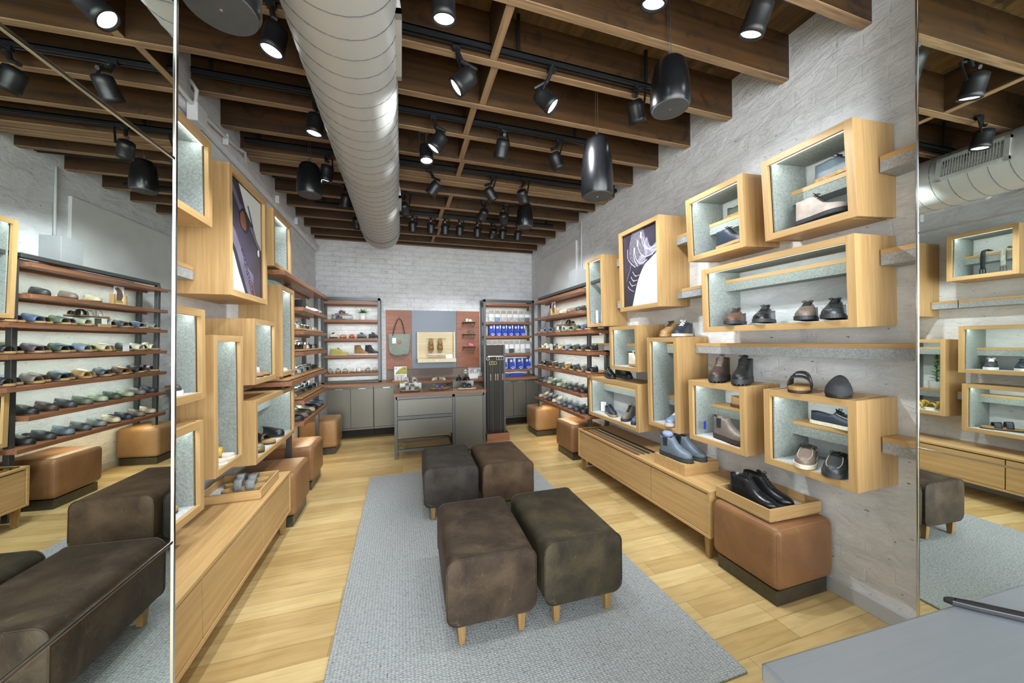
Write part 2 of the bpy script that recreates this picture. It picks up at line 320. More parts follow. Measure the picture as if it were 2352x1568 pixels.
# left wall: projecting plaster ledge under the joists and shallow brick piers either side of the opening over the right rack
struct(MB().box(XL, XL+0.06, 2.2, YB, 2.98, 3.10).build('trim_72', M['brick_side'], bevel=0.03, seg=3))
struct(box_obj('trim_73', plain('smooth_white_panel', 'DEDFDE', 0.7, var=0.05, scale=4), XR-0.03, XR, 4.55, 6.05, 2.20, 2.95))
struct(box_obj('baseboard_left', plain('grey_white_skirting', 'B9BCBE', 0.5, var=0.03), XL, XL+0.022, -1.5, YB, 0, 0.085, bevel=0.003))

# conduit on left wall
def conduit():
    t = thing('conduit', 'white painted conduit running along the top of the left brick wall', 'pipe', (XL+0.05, 3.0, 3.0))
    pts = [(XL+0.09, 1.2, 3.02), (XL+0.09, 2.3, 3.02), (XL+0.09, 2.72, 3.0), (XL+0.085, 3.3, 3.06), (XL+0.075, 3.5, 3.12), (XL+0.04, 3.62, 3.05), (XL+0.05, 4.2, 3.04), (XL+0.05, 5.6, 3.05)]
    m = MB().tube(pts, 0.013, 8); m.tube([(XL+0.09, 2.72, 3.0), (XL+0.09, 2.74, 3.12), (XL+0.05, 2.76, 3.19)], 0.012, 8)
    def loc(o): o.location = (-XL-0.05, -3.0, -3.0); return o
    loc(m.build('pipe', M['white'], t, True))
    loc(box_obj('junction_box', M['white'], XL+0.062, XL+0.12, 2.68, 2.80, 2.90, 3.02, t, bevel=0.006))
    for y in (2.35, 3.15, 4.3, 5.0): loc(MB().box(XL+0.062, XL+0.10, y-0.012, y+0.012, 2.99, 3.07).build('clip', M['white'], t, bevel=0.004))
conduit()
t = thing('electrical_box', 'white sheet metal electrical box on right brick wall above the shelf rack', 'box', (XR, 4.40, 2.2))
box_obj('housing', plain('grey_sheet_box', 'A9ACAE', 0.5, var=0.03), -0.17, 0, -0.12, 0.10, 0.02, 0.28, t, bevel=0.004)
MB().tube([(-0.02, 0.0, 0.27), (-0.02, 0.0, 0.98)], 0.011, 8).build('conduit', M['white'], t, True)

# rug
rg = MB().box(-0.34, 1.47, 1.19, 4.19, 0.001, 0.013).build('rug', M['rug'], bevel=0.004)
tag(rg, 'pale grey woven wool rug under the four brown leather ottomans', 'rug')

# ------------------------------------------------------------------ duct
def duct():
    xc, zc, r = -0.235, 2.95, 0.23
    t = thing('spiral_duct', 'round galvanised spiral air duct hanging under the joists', 'duct', (xc, 1.0, zc))
    m = MB(); prof = []
    y = -2.1
    while y < 4.86: prof.append((r, y)); y += 0.2
    prof += [(r, 4.86), (r*0.985, 4.90), (r*0.9, 4.93)]
    m.lathe([(a, b-1.0) for a, b in prof], axis='Y', n=48); m.build('pipe', M['galv'], t, True, auto=True)
    sp = []; n = 28; turns = int(7.0/0.108)
    for i in range(turns*n): a = 2*pi*i/n; sp.append(((r+0.0005)*cos(a), -3.1+0.108*i/n, (r+0.0005)*sin(a)))
    MB().tube(sp, 0.0022, 4).build('seam', plain('dark_seam', '56585A', 0.5, 0.6), t, True)
    for i, y0 in enumerate((0.55, 3.55)):
        g = MB()
        R = Matrix.Rotation(radians(-8), 4, 'Y')
        L = 0.36 if i else 0.40
        ys = y0-1.0 if i else 1.56-1.0
        g.M = Matrix.Translation((0, ys, 0)) @ R
        x = r+0.004
        g.box(x-0.03, x+0.006, 0, L, 0.075, 0.10).box(x-0.03, x+0.006, 0, L, -0.09, -0.065).box(x-0.03, x+0.006, 0, 0.03, -0.09, 0.10).box(x-0.03, x+0.006, L-0.03, L, -0.09, 0.10)
        q = g.build('register', M['galv'], t)
        s = MB(); s.M = g.M; s.box(x-0.029, x-0.02, 0.03, L-0.03, -0.065, 0.075, 1)
        for k in range(22): yy = 0.035+k*(L-0.07)/21; s.box(x-0.02, x+0.003, yy-0.0012, yy+0.0012, -0.065, 0.075, 0)
        for k in range(5): zz = -0.065+0.14*k/4; s.box(x-0.02, x+0.001, 0.03, L-0.03, zz-0.0015, zz+0.0015, 0)
        s.build('grille', [M['galv'], M['black']], q)
    for y in (1.1, 3.0, 4.6):
        h = MB()
        h.tube([((r+0.004)*cos(2*pi*i/32), y-1, (r+0.004)*sin(2*pi*i/32)) for i in range(32)], 0.004, 4, closed=True)
        h.tube([(r*0.3, y-1, r*0.96), (r*0.3, y-1, 0.3)], 0.003, 4)
        h.build('hanger', M['silver'], t)
duct()

# ------------------------------------------------------------------ mirrors
def wall_mirror(name, label, x0, ang, tilt, ynear, yfar, face):
    t = thing(name, label, 'mirror', (x0, 1.0, 1.5)); t.rotation_euler = Euler((0, 0, 0)); t.rotation_mode = 'XYZ'
    t.matrix_world = Matrix.Translation((x0, 1.0, 1.5)) @ Matrix.Rotation(ang, 4, 'Z') @ Matrix.Rotation(-tilt, 4, 'Y')
    a, b = (0, -0.008) if face > 0 else (0, 0.008)
    lo, hi = min(a, b), max(a, b)
    for z0, z1 in ((-1.48, -0.487), (-0.481, 0.455), (0.461, 1.62)):
        MB().box(lo, hi, ynear, yfar, z0, z1).build('mirror_panel', M['mirror'], t)
    lo2, hi2 = (-0.05, -0.0085) if face > 0 else (0.0085, 0.05)
    MB().box(lo2, hi2, ynear, yfar-0.004, -1.49, 1.64).build('backing', M['white'], t)
    e = (-0.03, 0.004) if face > 0 else (-0.004, 0.03)
    MB().box(e[0], e[1], yfar-0.001, yfar+0.008, -1.49, 1.62).build('edge_trim', M['chrome'], t, bevel=0.002)
    s = (-0.001, 0.003) if face > 0 else (-0.003, 0.001)
    for z in (-0.484, 0.458): MB().box(s[0], s[1], ynear, yfar, z-0.004, z+0.004).build('seam_trim', M['chrome'], t, bevel=0.001)
wall_mirror('wall_mirror', 'large three-panel wall mirror at the left edge with chrome edge', -0.538, -0.0365, -0.0127, -1.5, 0.075, 1)
wall_mirror('wall_mirror', 'tall wall mirror at the right edge reflecting the left display boxes', 2.164, -0.0374, -0.011, -1.5, -0.068, -1)

# ------------------------------------------------------------------ track lighting
LIT = plain('cool', 'FFFFFF')
def track(x0, x1, y, label, z=3.235):
    t = thing('lighting_track', label, 'lighting track', ((x0+x1)/2, y, z), group=None)
    h = (x1-x0)/2
    MB().box(-h, h, -0.018, -0.008, -0.016, 0.016).box(-h, h, 0.008, 0.018, -0.016, 0.016).box(-h, h, -0.018, 0.018, 0.008, 0.018).build('rail', M['black'], t)
    for k in range(4): xx = -h+0.1+(2*h-0.2)*k/3; MB().box(xx-0.01, xx+0.01, -0.006, 0.006, 0.018, ZD-z).build('hanger', M['black'], t)
TR = [(1.27, 0.3, 1.95, 'nearest'), (2.02, -1.25, 1.72, 'second'), (2.73, -1.25, 1.55, 'third'), (3.53, -1.25, 2.4, 'fourth'), (4.19, -1.25, 2.4, 'fifth'), (4.87, -1.0, 2.2, 'farthest')]
for y, x0, x1, nm in TR: track(x0, x1, y, '%s of the black lighting tracks crossing between the ceiling joists' % nm)
LAMPS = {}
def lamp_mesh(lit):
    if lit in LAMPS: return LAMPS[lit]
    body = MB().lathe([(0.034, 0.03), (0.050, 0.04), (0.053, 0.07), (0.053, 0.135), (0.056, 0.14), (0.056, 0.168), (0.047, 0.168), (0.045, 0.155)], n=24, cap=True).mesh('housing', M['black'], True)
    lens = MB().lathe([(0.001, 0.158), (0.046, 0.158)], n=24, cap=False).mesh('lens', M['lens'] if lit else M['lens_off'])
    LAMPS[lit] = (body, lens); return LAMPS[lit]
def spot(x, y, z, aim, lit=True, label='', group=None, power=60, size=70, zt=3.225):
    """lens centre at x,y,z; aim = point the beam looks at"""
    p = Vector((x, y, z)); d = (Vector(aim)-p).normalized()
    q = Vector((0, 0, 1)).rotation_difference(d)
    t = thing('track_spotlight', label, 'spotlight', (x, y, zt), group=group)
    bm_, ln = lamp_mesh(lit)
    base = p-d*0.158-Vector((x, y, zt))
    for me, nm in ((bm_, 'housing'), (ln, 'lens')):
        o = bpy.data.objects.new(nm, me); C.objects.link(o); o.parent = t; o.location = base; o.rotation_mode = 'QUATERNION'; o.rotation_quaternion = q
    c = base+d*0.07
    side = d.cross(Vector((0, 0, 1)));
    if side.length < 0.05: side = Vector((1, 0, 0))
    side.normalize()
    y_ = MB(); y_.box(-0.022, 0.022, -0.012, 0.012, -0.03, 0.0)
    y_.tube([(0, 0, -0.02), (side*0.06)*1.0+Vector((0, 0, -0.035)), c+side*0.058], 0.008, 6); y_.tube([(0, 0, -0.02), c*0.5, base], 0.013, 8)
    y_.build('yoke', M['black'], t)
    if lit and power:
        l = bpy.data.lights.new('track_lamp', 'SPOT'); l.energy = power*SPOT_W*(1.25 if abs(aim[0]-0.56) > 1.2 else 0.7); l.spot_size = radians(size); l.spot_blend = 0.6; l.shadow_soft_size = 0.03; l.color = COOL
        o = bpy.data.objects.new('track_lamp', l); C.objects.link(o); o.location = p+d*0.02; o.rotation_mode = 'QUATERNION'; o.rotation_quaternion = Vector((0, 0, -1)).rotation_difference(d)
Z = 2.98
SPOTS = [
 (0.20, 1.62, (0.35, 2.2, 0.0), 1, 'lit black spotlight beside the duct, highest one in the picture', 60, 75),
 (0.32, 2.04, (-1.2, 2.4, 1.6), 1, 'lit black spotlight just right of duct, aimed at left display boxes', 70, 60),
 (0.92, 2.03, (2.4, 1.5, 1.4), 1, 'lit black spotlight on second track, right of the ceiling blocking', 85, 90),
 (1.54, 2.01, (2.4, 2.6, 1.2), 1, 'lit black spotlight on second track beside the nearest hanging speaker', 60, 85),
 (0.25, 2.73, (-1.0, 3.0, 1.1), 1, 'lit black spotlight tilted left, third track, just right of duct', 70, 60),
 (0.21, 2.93, (0.3, 2.6, 0.0), 1, 'small black spotlight glaring straight at viewer right of duct', 50, 75),
 (1.30, 2.74, (2.3, 3.1, 1.4), 1, 'lit black spotlight on third track left of the tallest speaker', 85, 85),
 (0.77, 2.71, (0.6, 4.6, 0.6), 0, 'unlit black spotlight on third track between two lit ones', 0, 0),
 (0.29, 3.58, (-1.2, 4.6, 1.0), 1, 'lit black spotlight on fourth track just right of the duct', 70, 60),
 (0.93, 3.54, (2.4, 4.2, 1.3), 1, 'lit black spotlight on fourth track, left of its bright neighbour', 85, 75),
 (1.26, 3.51, (2.4, 4.8, 1.3), 1, 'brightest lit black spotlight on fourth track left of far speaker', 85, 75),
 (0.06, 4.21, (0.6, 6.3, 1.3), 1, 'lit black spotlight partly tucked behind the duct on fifth track', 60, 55),
 (0.93, 4.15, (0.2, 6.2, 1.2), 1, 'lit black spotlight on fifth track tilted left toward back wall', 70, 55),
 (1.23, 4.20, (1.9, 6.2, 1.3), 1, 'lit black spotlight on fifth track tilted right toward back corner', 70, 55),
 (-0.61, 2.05, (-1.1, 2.0, 0.5), 1, 'large lit black spotlight left of duct beside the top left speaker', 60, 70),
 (-0.57, 2.77, (-0.9, 2.9, 0.4), 1, 'lit black spotlight left of duct on the third track', 60, 65),
 (-0.64, 3.54, (-1.0, 4.0, 1.0), 1, 'lit black spotlight directly above the left hanging speaker', 60, 60),
 (-0.57, 4.18, (-1.0, 5.0, 1.0), 1, 'lit black spotlight at lower right of the left hanging speaker', 60, 60),
 (-0.53, 4.90, (-0.7, 6.2, 1.3), 1, 'small lit black spotlight far left against the duct end', 60, 60),
 (1.63, 1.27, (1.3, 2.6, 0.0), 1, 'big lit black spotlight on nearest track at the top right', 70, 75),
 (1.07, 1.28, (0.9, 2.2, 0.0), 1, 'lit black spotlight cut by the top edge of the picture', 60, 75),
]
for (x, y, aim, lit, lb, pw, sz) in SPOTS: spot(x, y, Z, aim, bool(lit), lb, None, pw, sz)
for i, (x, nm) in enumerate(((0.16, 'first'), (0.40, 'second'), (0.59, 'third'), (0.79, 'fourth'), (1.04, 'fifth'), (1.25, 'lit sixth'), (1.41, 'seventh'), (1.64, 'eighth'))):
    lit = i == 5
    spot(x, 4.90, Z+0.01, (x+(0.1 if not lit else -0.3), 6.2, 1.4 if lit else 0.2), lit, '%s black spotlight from the duct in the row nearest the back wall' % nm, 'spotlights on the farthest track', 90, 60)

# ------------------------------------------------------------------ hanging speakers
def speaker(x, y, zb, h, r, label):
    t = thing('pendant_speaker', label, 'speaker', (x, y, zb))
    MB().lathe([(r*0.93, 0.004), (r, 0.02), (r*1.0, h*0.35), (r*0.93, h*0.65), (r*0.78, h*0.92), (r*0.6, h), (0.012, h)], n=40).build('cabinet', M['blackgloss'], t, True, auto=True)
    MB().lathe([(0.001, 0.0), (r*0.9, 0.0), (r*0.93, 0.006)], n=40, cap=False).lathe([(0.004, -0.001), (0.0045, 0.001)], n=10, m=1).build('speaker_grille', [plain('grey_mesh', '3A3D3F', 0.6), M['silver']], t)
    m = MB(); m.tube([(0, 0, h), (0, 0, h+0.05)], 0.008, 6); m.tube([(0.012, 0, h), (0.004, 0, 3.45-zb)], 0.002, 4); m.tube([(-0.01, 0, h), (0.0, 0.01, 3.45-zb)], 0.0015, 4)
    m.build('cable', M['silver'], t)
speaker(1.46, 1.62, 2.80, 0.27, 0.105, 'black pendant speaker at upper right, nearest on the right side')
speaker(1.31, 2.15, 2.50, 0.40, 0.108, 'tall glossy black pendant speaker left of the right display boxes')
speaker(1.42, 3.95, 2.86, 0.28, 0.098, 'small far black pendant speaker above the right rear rack')
speaker(-0.75, 3.45, 2.79, 0.27, 0.10, 'black pendant speaker on the left side of the duct')
speaker(-0.50, 1.25, 2.49, 0.30, 0.10, 'black pendant speaker cut off by the top edge at left')

# ------------------------------------------------------------------ brown ottomans
def rrect(w, h, r, n=6):
    P = []
    for cx, cy, a0 in ((w/2-r, h/2-r, 0), (-w/2+r, h/2-r, pi/2), (-w/2+r, -h/2+r, pi), (w/2-r, -h/2+r, 3*pi/2)):
        for i in range(n+1): a = a0+pi/2*i/n; P.append((cx+r*cos(a), cy+r*sin(a)))
    return P
def ottoman(mat, label, x, y, rz=0.0, w=0.455, d=0.625, z0=0.125, z1=0.448):
    t = thing('leather_ottoman', label, 'ottoman', (x, y, 0.0138), rz)
    h = z1-z0; P = rrect(w, h, 0.055); rows = []
    for yy, k in ((-d/2, 0.90), (-d/2-0.004, 0.955), (-d/2+0.002, 0.99), (-d/2+0.008, 1.0)): rows.append((yy, k))
    ys = [(-d/2, None)]
    m = MB(); prof = [(-d/2, 0.97), (-d/2+0.004, 0.99), (-d/2+0.012, 1.0), (0, 1.004), (d/2-0.012, 1.0), (d/2-0.004, 0.99), (d/2, 0.97)]
    G = [[(px*k, yy, (z0+z1)/2-0.0125+pz*k) for px, pz in P] for yy, k in prof]
    m.grid(G, closed=True); n = len(P)
    m.add([g for g in G[0]], [tuple(range(n))]); m.add([g for g in G[-1]], [tuple(range(n-1, -1, -1))])
    m.build('cushion', mat, t, True, auto=True)
    for yy in (-d/2+0.003, d/2-0.003): MB().tube([(px*1.0, yy, (z0+z1)/2-0.0125+pz*1.0) for px, pz in P], 0.0028, 5, closed=True).build('piping', mat, t, True)
    for sx in (-1, 1):
        for sy in (-1, 1):
            l = MB(); cx, cy = sx*(w/2-0.075), sy*(d/2-0.04)
            vs = [(cx+a*0.021, cy+b*0.021, z0-0.0125+0.002) for a, b in ((-1, -1), (1, -1), (1, 1), (-1, 1))]+[(cx+a*0.014, cy+b*0.014, 0.006) for a, b in ((-1, -1), (1, -1), (1, 1), (-1, 1))]
            l.add(vs, [(0, 1, 2, 3), (7, 6, 5, 4), (0, 4, 5, 1), (1, 5, 6, 2), (2, 6, 7, 3), (3, 7, 4, 0)]); l.lathe([(0.008, 0), (0.008, 0.007)], (cx, cy, 0), n=10)
            l.build('leg', legwood(), t, bevel=0.001)
ottoman(M['brown1'], 'nearest brown distressed leather ottoman on the left of the rug', 0.432, 2.00, -0.03)
ottoman(M['brown2'], 'nearest olive brown leather ottoman on the right of the rug', 0.928, 1.985, -0.02)
ottoman(M['brown3'], 'dark slate leather ottoman at far left of the rug', 0.405, 3.29, -0.03)
ottoman(M['brown4'], 'warmer brown leather ottoman at far right of the rug', 0.890, 3.24, -0.02)

# ------------------------------------------------------------------ tan ottomans on plinths
def tan_ottoman(label, x0, x1, y0, y1, mat, top=0.445, wr=0):
    t = thing('tan_ottoman', label, 'ottoman', ((x0+x1)/2, (y0+y1)/2, 0))
    hx, hy = (x1-x0)/2, (y1-y0)/2
    MB().box(-hx+0.028, hx-0.028, -hy+0.028, hy-0.028, 0.0, 0.085).build('plinth', M['plinth'], t, bevel=0.002)
    c = MB().box(-hx, hx, -hy, hy, 0.09, top).build('cushion', mat, t, True, bevel=0.045, seg=5)
    s = MB()
    for sx in (-1, 1):
        for sy in (-1, 1): s.tube([(sx*(hx-0.0125), sy*(hy-0.0125), 0.14), (sx*(hx-0.0125), sy*(hy-0.0125), top-0.045)], 0.0012, 4)
    P = rrect(2*hx-0.03, 2*hy-0.03, 0.03, 4); s.tube([(a, b, top-0.0122) for a, b in P], 0.0015, 4, closed=True)
    s.build('stitching', plain('tan_thread', 'A97A50', 0.6), t)
tan_ottoman('nearest tan leather ottoman holding the tray of black boots', 1.965, 2.425, 1.405, 1.845, M['tan'], 0.445)
tan_ottoman('tan leather ottoman under the right rack beside the low oak cabinet', 2.01, 2.43, 3.95, 4.43, M['tan'], 0.445)
tan_ottoman('golden tan leather ottoman at the far end under the right rack', 1.995, 2.42, 5.13, 5.58, M['tan2'], 0.445)
tan_ottoman('tan leather ottoman behind the left low oak cabinet, nearest on left', XL+0.02, -0.83, 3.26, 3.74, M['tan'], 0.445)
tan_ottoman('middle tan leather ottoman under the left rack', XL+0.02, -0.86, 4.02, 4.50, M['tan'], 0.45)
tan_ottoman('golden tan leather ottoman at the far end under the left rack', XL+0.02, -0.84, 5.24, 5.72, M['tan2'], 0.46)

# ------------------------------------------------------------------ low oak cabinets
def low_cabinet(label, xf, xb, y0, y1, splits, lab):
    """front plane xf, back xb; runs along Y"""
    sgn = 1 if xb > xf else -1
    t = thing('low_cabinet', label, 'cabinet', ((xf+xb)/2, (y0+y1)/2, 0)); cx, cy = (xf+xb)/2, (y0+y1)/2
    hx, hy = abs(xb-xf)/2, (y1-y0)/2; zb, zt = 0.157, 0.477; th = 0.02
    f = -sgn   # front direction
    b = MB().box(-hx, hx, -hy, hy, zt-th, zt).box(-hx, hx, -hy, hy, zb, zb+th).box(-hx, hx, -hy, -hy+th, zb+th, zt-th).box(-hx, hx, hy-th, hy, zb+th, zt-th)
    b.box(-hx+0.02, hx-0.02, -hy+th, hy-th, zb+th, zt-th) if False else None
    xb_ = -f*hx; b.box(min(xb_, xb_+f*0.012), max(xb_, xb_+f*0.012), -hy+th, hy-th, zb+th, zt-th)
    b.build('carcass', oak('Y'), t, bevel=0.0012)
    ys = [y0+th]+[s for s in splits]+[y1-th]
    for a, c in zip(ys[:-1], ys[1:]):
        xa = f*hx-f*0.006; xc = xa-f*0.018
        MB().box(min(xa, xc), max(xa, xc), a-cy+0.004, c-cy-0.004, zb+th+0.004, zt-th-0.010).build('drawer_front', oak('Y'), t, bevel=0.001)
        # dark sheet behind the fronts, gap shade put into its colour
    xg = f*hx-f*0.03
    MB().box(min(xg, xg-f*0.01), max(xg, xg-f*0.01), -hy+th, hy-th, zb+th, zt-th).build('gap_shade_panel', plain('shadow_gap_wood', '5B4022', 0.7), t)
    for sx in (-1, 1):
        for yy in (-hy+0.05, hy-0.05):
            l = MB(); c0 = (sx*(hx-0.045), yy)
            q = ((-1, -1), (1, -1), (1, 1), (-1, 1))
            l.add([(c0[0]+a*0.022, c0[1]+b_*0.022, zb) for a, b_ in q]+[(c0[0]+a*0.014, c0[1]+b_*0.014, 0.008) for a, b_ in q], [(0, 1, 2, 3), (7, 6, 5, 4), (0, 4, 5, 1), (1, 5, 6, 2), (2, 6, 7, 3), (3, 7, 4, 0)])
            l.lathe([(0.011, 0), (0.011, 0.009)], (c0[0], c0[1], 0), n=12); l.build('leg', legwood(), t, bevel=0.001)
    return t
low_cabinet('long low pale oak cabinet with splayed legs along the right wall', 1.968, 2.43, 1.855, 3.70, (2.45, 3.05), '')
low_cabinet('long low pale oak cabinet with splayed legs along the left wall', -0.857, XL+0.01, 0.90, 3.235, (1.35, 1.93, 2.66), '')

# ------------------------------------------------------------------ wall display boxes (open back, felt lined)
def display_box(side, y0, y1, z0, z1, label, depth=0.32, shelf=(), tilt=0.0, felt_back=False, poster=None, wallx=None, bw=0.038):
    """side +1: on right wall facing -X ; side -1: on left wall facing +X. local +x = out of the wall towards the room"""
    wx = (XR if side > 0 else XL) if wallx is None else wallx
    t = thing('display_box' if not poster else 'poster_box', label, 'display box' if not poster else 'poster box', (wx, (y0+y1)/2, (z0+z1)/2))
    hy, hz = (y1-y0)/2, (z1-z0)/2
    t.matrix_world = Matrix.Translation((wx-side*0.0, (y0+y1)/2, (z0+z1)/2)) @ (Matrix.Rotation(pi, 4, 'Z') if side > 0 else Matrix.Identity(4)) @ Matrix.Rotation(tilt, 4, 'Y')
    D = depth
    b = MB(); th = bw
    if poster: b.box(0.002, D-0.03, -hy+th, hy-th, -hz+th, hz-th)
    th2 = 0.018
    fr = D-0.02
    for sg in (-1, 1):
        P = [(0.002, sg*hy), (D, sg*hy), (D, sg*(hy-th)), (fr, sg*(hy-th)), (fr, sg*(hy-th2)), (0.002, sg*(hy-th2))]
        MB().prism(P, -hz, hz).build('side_panel', oak('Z'), t, bevel=0.001)
        h = MB(); h.M = Matrix(((1, 0, 0, 0), (0, 0, 1, 0), (0, 1, 0, 0), (0, 0, 0, 1)))
        P = [(0.002, sg*hz), (D+0.0003, sg*hz), (D+0.0003, sg*(hz-th)), (fr, sg*(hz-th)), (fr, sg*(hz-th2)), (0.002, sg*(hz-th2))]
        ye = hy-th
        h.prism(P, -ye, ye); h.build('top_panel' if sg > 0 else 'bottom_panel', oak('Y'), t, bevel=0.001)
    if poster:
        b.build('backing_board', M['white'], t); poster(t, D-0.03, hy-th, hz-th, side); return t
    i0 = hy-th; j0 = hz-th2
    MB().box(0.004, fr-0.006, -i0, -i0+0.008, -j0, j0).box(0.004, fr-0.006, i0-0.008, i0, -j0, j0).box(0.004, fr-0.006, -i0+0.008, i0-0.008, j0-0.008, j0).build('felt_lining', M['felt'], t)
    MB().box(0.004, fr, -i0+0.008, i0-0.008, -j0, -j0+0.02).build('felt_base', M['felt_pale'], t)
    # reveal strip
    MB().box(fr-0.012, fr-0.002, -hy+th+0.004, hy-th-0.004, hz-th+0.001, hz-th+0.008).build('led_strip', M['led'], t)
    for zz in shelf:
        zl = zz-(z0+z1)/2
        MB().box(0.002, 0.142, -i0+0.008, i0-0.008, zl-0.024, zl).build('shelf_board', oak('Y'), t)
        MB().box(0.002, 0.140, -i0+0.008, i0-0.008, zl-0.082, zl-0.024).build('shelf_felt', M['felt'], t)
    l = bpy.data.lights.new('box_led', 'AREA'); l.shape = 'RECTANGLE'; l.size = 0.01; l.size_y = max(0.05, 2*hy-2*th-0.02); l.energy = 0.9*(2*hy); l.color = (0.90, 1.0, 0.96)
    o = bpy.data.objects.new('box_led', l); C.objects.link(o); o.parent = t; o.location = (fr-0.02, 0, hz-th2-0.012); o.rotation_euler = (0, radians(35), 0)
    return t

def flat(poly, x, m, mb, side):
    """polygon given in (u,v) picture coordinates 0..1 from the viewer's left/bottom"""
    mb.add([(x, u, v) for u, v in poly], [tuple(range(len(poly)))], m)
def pic_mapper(hy, hz, side):
    # left wall seen from the room: viewer's left is -Y ; in local coords local y = world y. right wall: local y = -world y, viewer's left is +Y world = -y local
    return lambda u, v: ((2*u-1)*hy, (2*v-1)*hz)
def smooth_line(P, n=6):
    out = []
    for i in range(len(P)-1):
        p0 = P[max(i-1, 0)]; p1 = P[i]; p2 = P[i+1]; p3 = P[min(i+2, len(P)-1)]
        for k in range(n):
            t_ = k/n
            out.append(tuple(0.5*((2*p1[a])+(-p0[a]+p2[a])*t_+(2*p0[a]-5*p1[a]+4*p2[a]-p3[a])*t_*t_+(-p0[a]+3*p1[a]-3*p2[a]+p3[a])*t_**3) for a in range(2)))
    out.append(P[-1]); return out
def print_mat(name, col, var=0.25, scale=9, estr=0.12):
    return plain(name, col, 0.4, var=var, scale=scale)
def ribbon(mb, pts, w, x, m, F):
    P = [Vector(F(*p)) for p in pts]
    L, R = [], []
    for i, p in enumerate(P):
        d = P[min(i+1, len(P)-1)]-P[max(i-1, 0)]; d.normalize(); nrm = Vector((-d.y, d.x))*w/2
        L.append(p+nrm); R.append(p-nrm)
    mb.add([(x, a.x, a.y) for a in L]+[(x, b.x, b.y) for b in R], [(i, i+1, len(P)+i+1, len(P)+i) for i in range(len(P)-1)], m)
def poly(mb, pts, x, m, F):
    mb.add([(x,)+tuple(F(*p)) for p in pts], [tuple(range(len(pts)))], m)
def poster_right(t, x, hy, hz, side):
    F = pic_mapper(hy, hz, side); mb = MB()
    poly(mb, [(0, 0), (1, 0), (1, 1), (0, 1)], x+0.001, 0, F)
    edge = smooth_line([(0.24, 0.0), (0.30, 0.12), (0.40, 0.30), (0.50, 0.42), (0.62, 0.52), (0.74, 0.56), (0.88, 0.61), (1.0, 0.65)])
    poly(mb, [(0, 0)]+edge+[(1, 1), (0, 1)], x+0.002, 1, F)
    poly(mb, smooth_line([(0.28, 1.0), (0.20, 0.86), (0.17, 0.74), (0.20, 0.64), (0.30, 0.58), (0.42, 0.52), (0.60, 0.56), (0.72, 0.66), (0.66, 0.86), (0.60, 1.0)]), x+0.003, 2, F)
    poly(mb, smooth_line([(0.62, 0.78), (0.70, 0.86), (0.80, 0.72), (0.98, 0.76), (1.0, 0.66), (0.80, 0.62), (0.66, 0.62), (0.62, 0.78)]), x+0.004, 3, F)
    poly(mb, smooth_line([(0.42, 0.60), (0.55, 0.66), (0.66, 0.60), (0.60, 0.53), (0.48, 0.54), (0.42, 0.60)]), x+0.004, 3, F)
    for a, b, c, d in (((0.34, 0.74), (0.40, 0.62), (0.52, 0.55), (0.70, 0.57)), ((0.44, 0.82), (0.50, 0.70), (0.64, 0.62), (0.86, 0.62)), ((0.56, 0.90), (0.60, 0.78), (0.74, 0.70), (1.0, 0.72)), ((0.60, 0.88), (0.66, 0.76), (0.80, 0.68), (0.98, 0.66)), ((0.32, 0.72), (0.34, 0.62), (0.40, 0.56), (0.42, 0.52)), ((0.14, 0.80), (0.14, 0.68), (0.22, 0.60), (0.36, 0.52))):
        ribbon(mb, smooth_line([a, b, c, d]), 0.008, x+0.005, 4, F)
    for (u, v) in ((0.34, 0.74), (0.44, 0.82), (0.54, 0.91)):
        poly(mb, [(u-0.02, v-0.03), (u+0.02, v-0.03), (u+0.03, v+0.04), (u-0.01, v+0.05)], x+0.0055, 4, F)
    for (u, v) in ((0.28, 0.47), (0.22, 0.41), (0.17, 0.35)):
        ribbon(mb, smooth_line([(u, v), (u+0.05, v-0.05), (u+0.10, v-0.08)]), 0.007, x+0.005, 4, F); ribbon(mb, smooth_line([(u+0.07, v-0.06), (u+0.14, v-0.07), (u+0.20, v-0.065)]), 0.006, x+0.005, 4, F)
    ribbon(mb, smooth_line([(0.12, 0.29), (0.18, 0.24), (0.30, 0.20)]), 0.006, x+0.005, 4, F); ribbon(mb, smooth_line([(0.24, 0.58), (0.18, 0.48), (0.08, 0.36)]), 0.003, x+0.005, 4, F)
    mb.build('poster_print', [plain('poster_white', 'D2D8D6', 0.35, var=0.01), print_mat('poster_dark_boot', '3A3542'), print_mat('poster_grey_sole', '6A6570', 0.4, 60), print_mat('poster_light_metal', '8C8898', 0.4, 14), print_mat('poster_lace', 'B9B4BE', 0.1)], t)
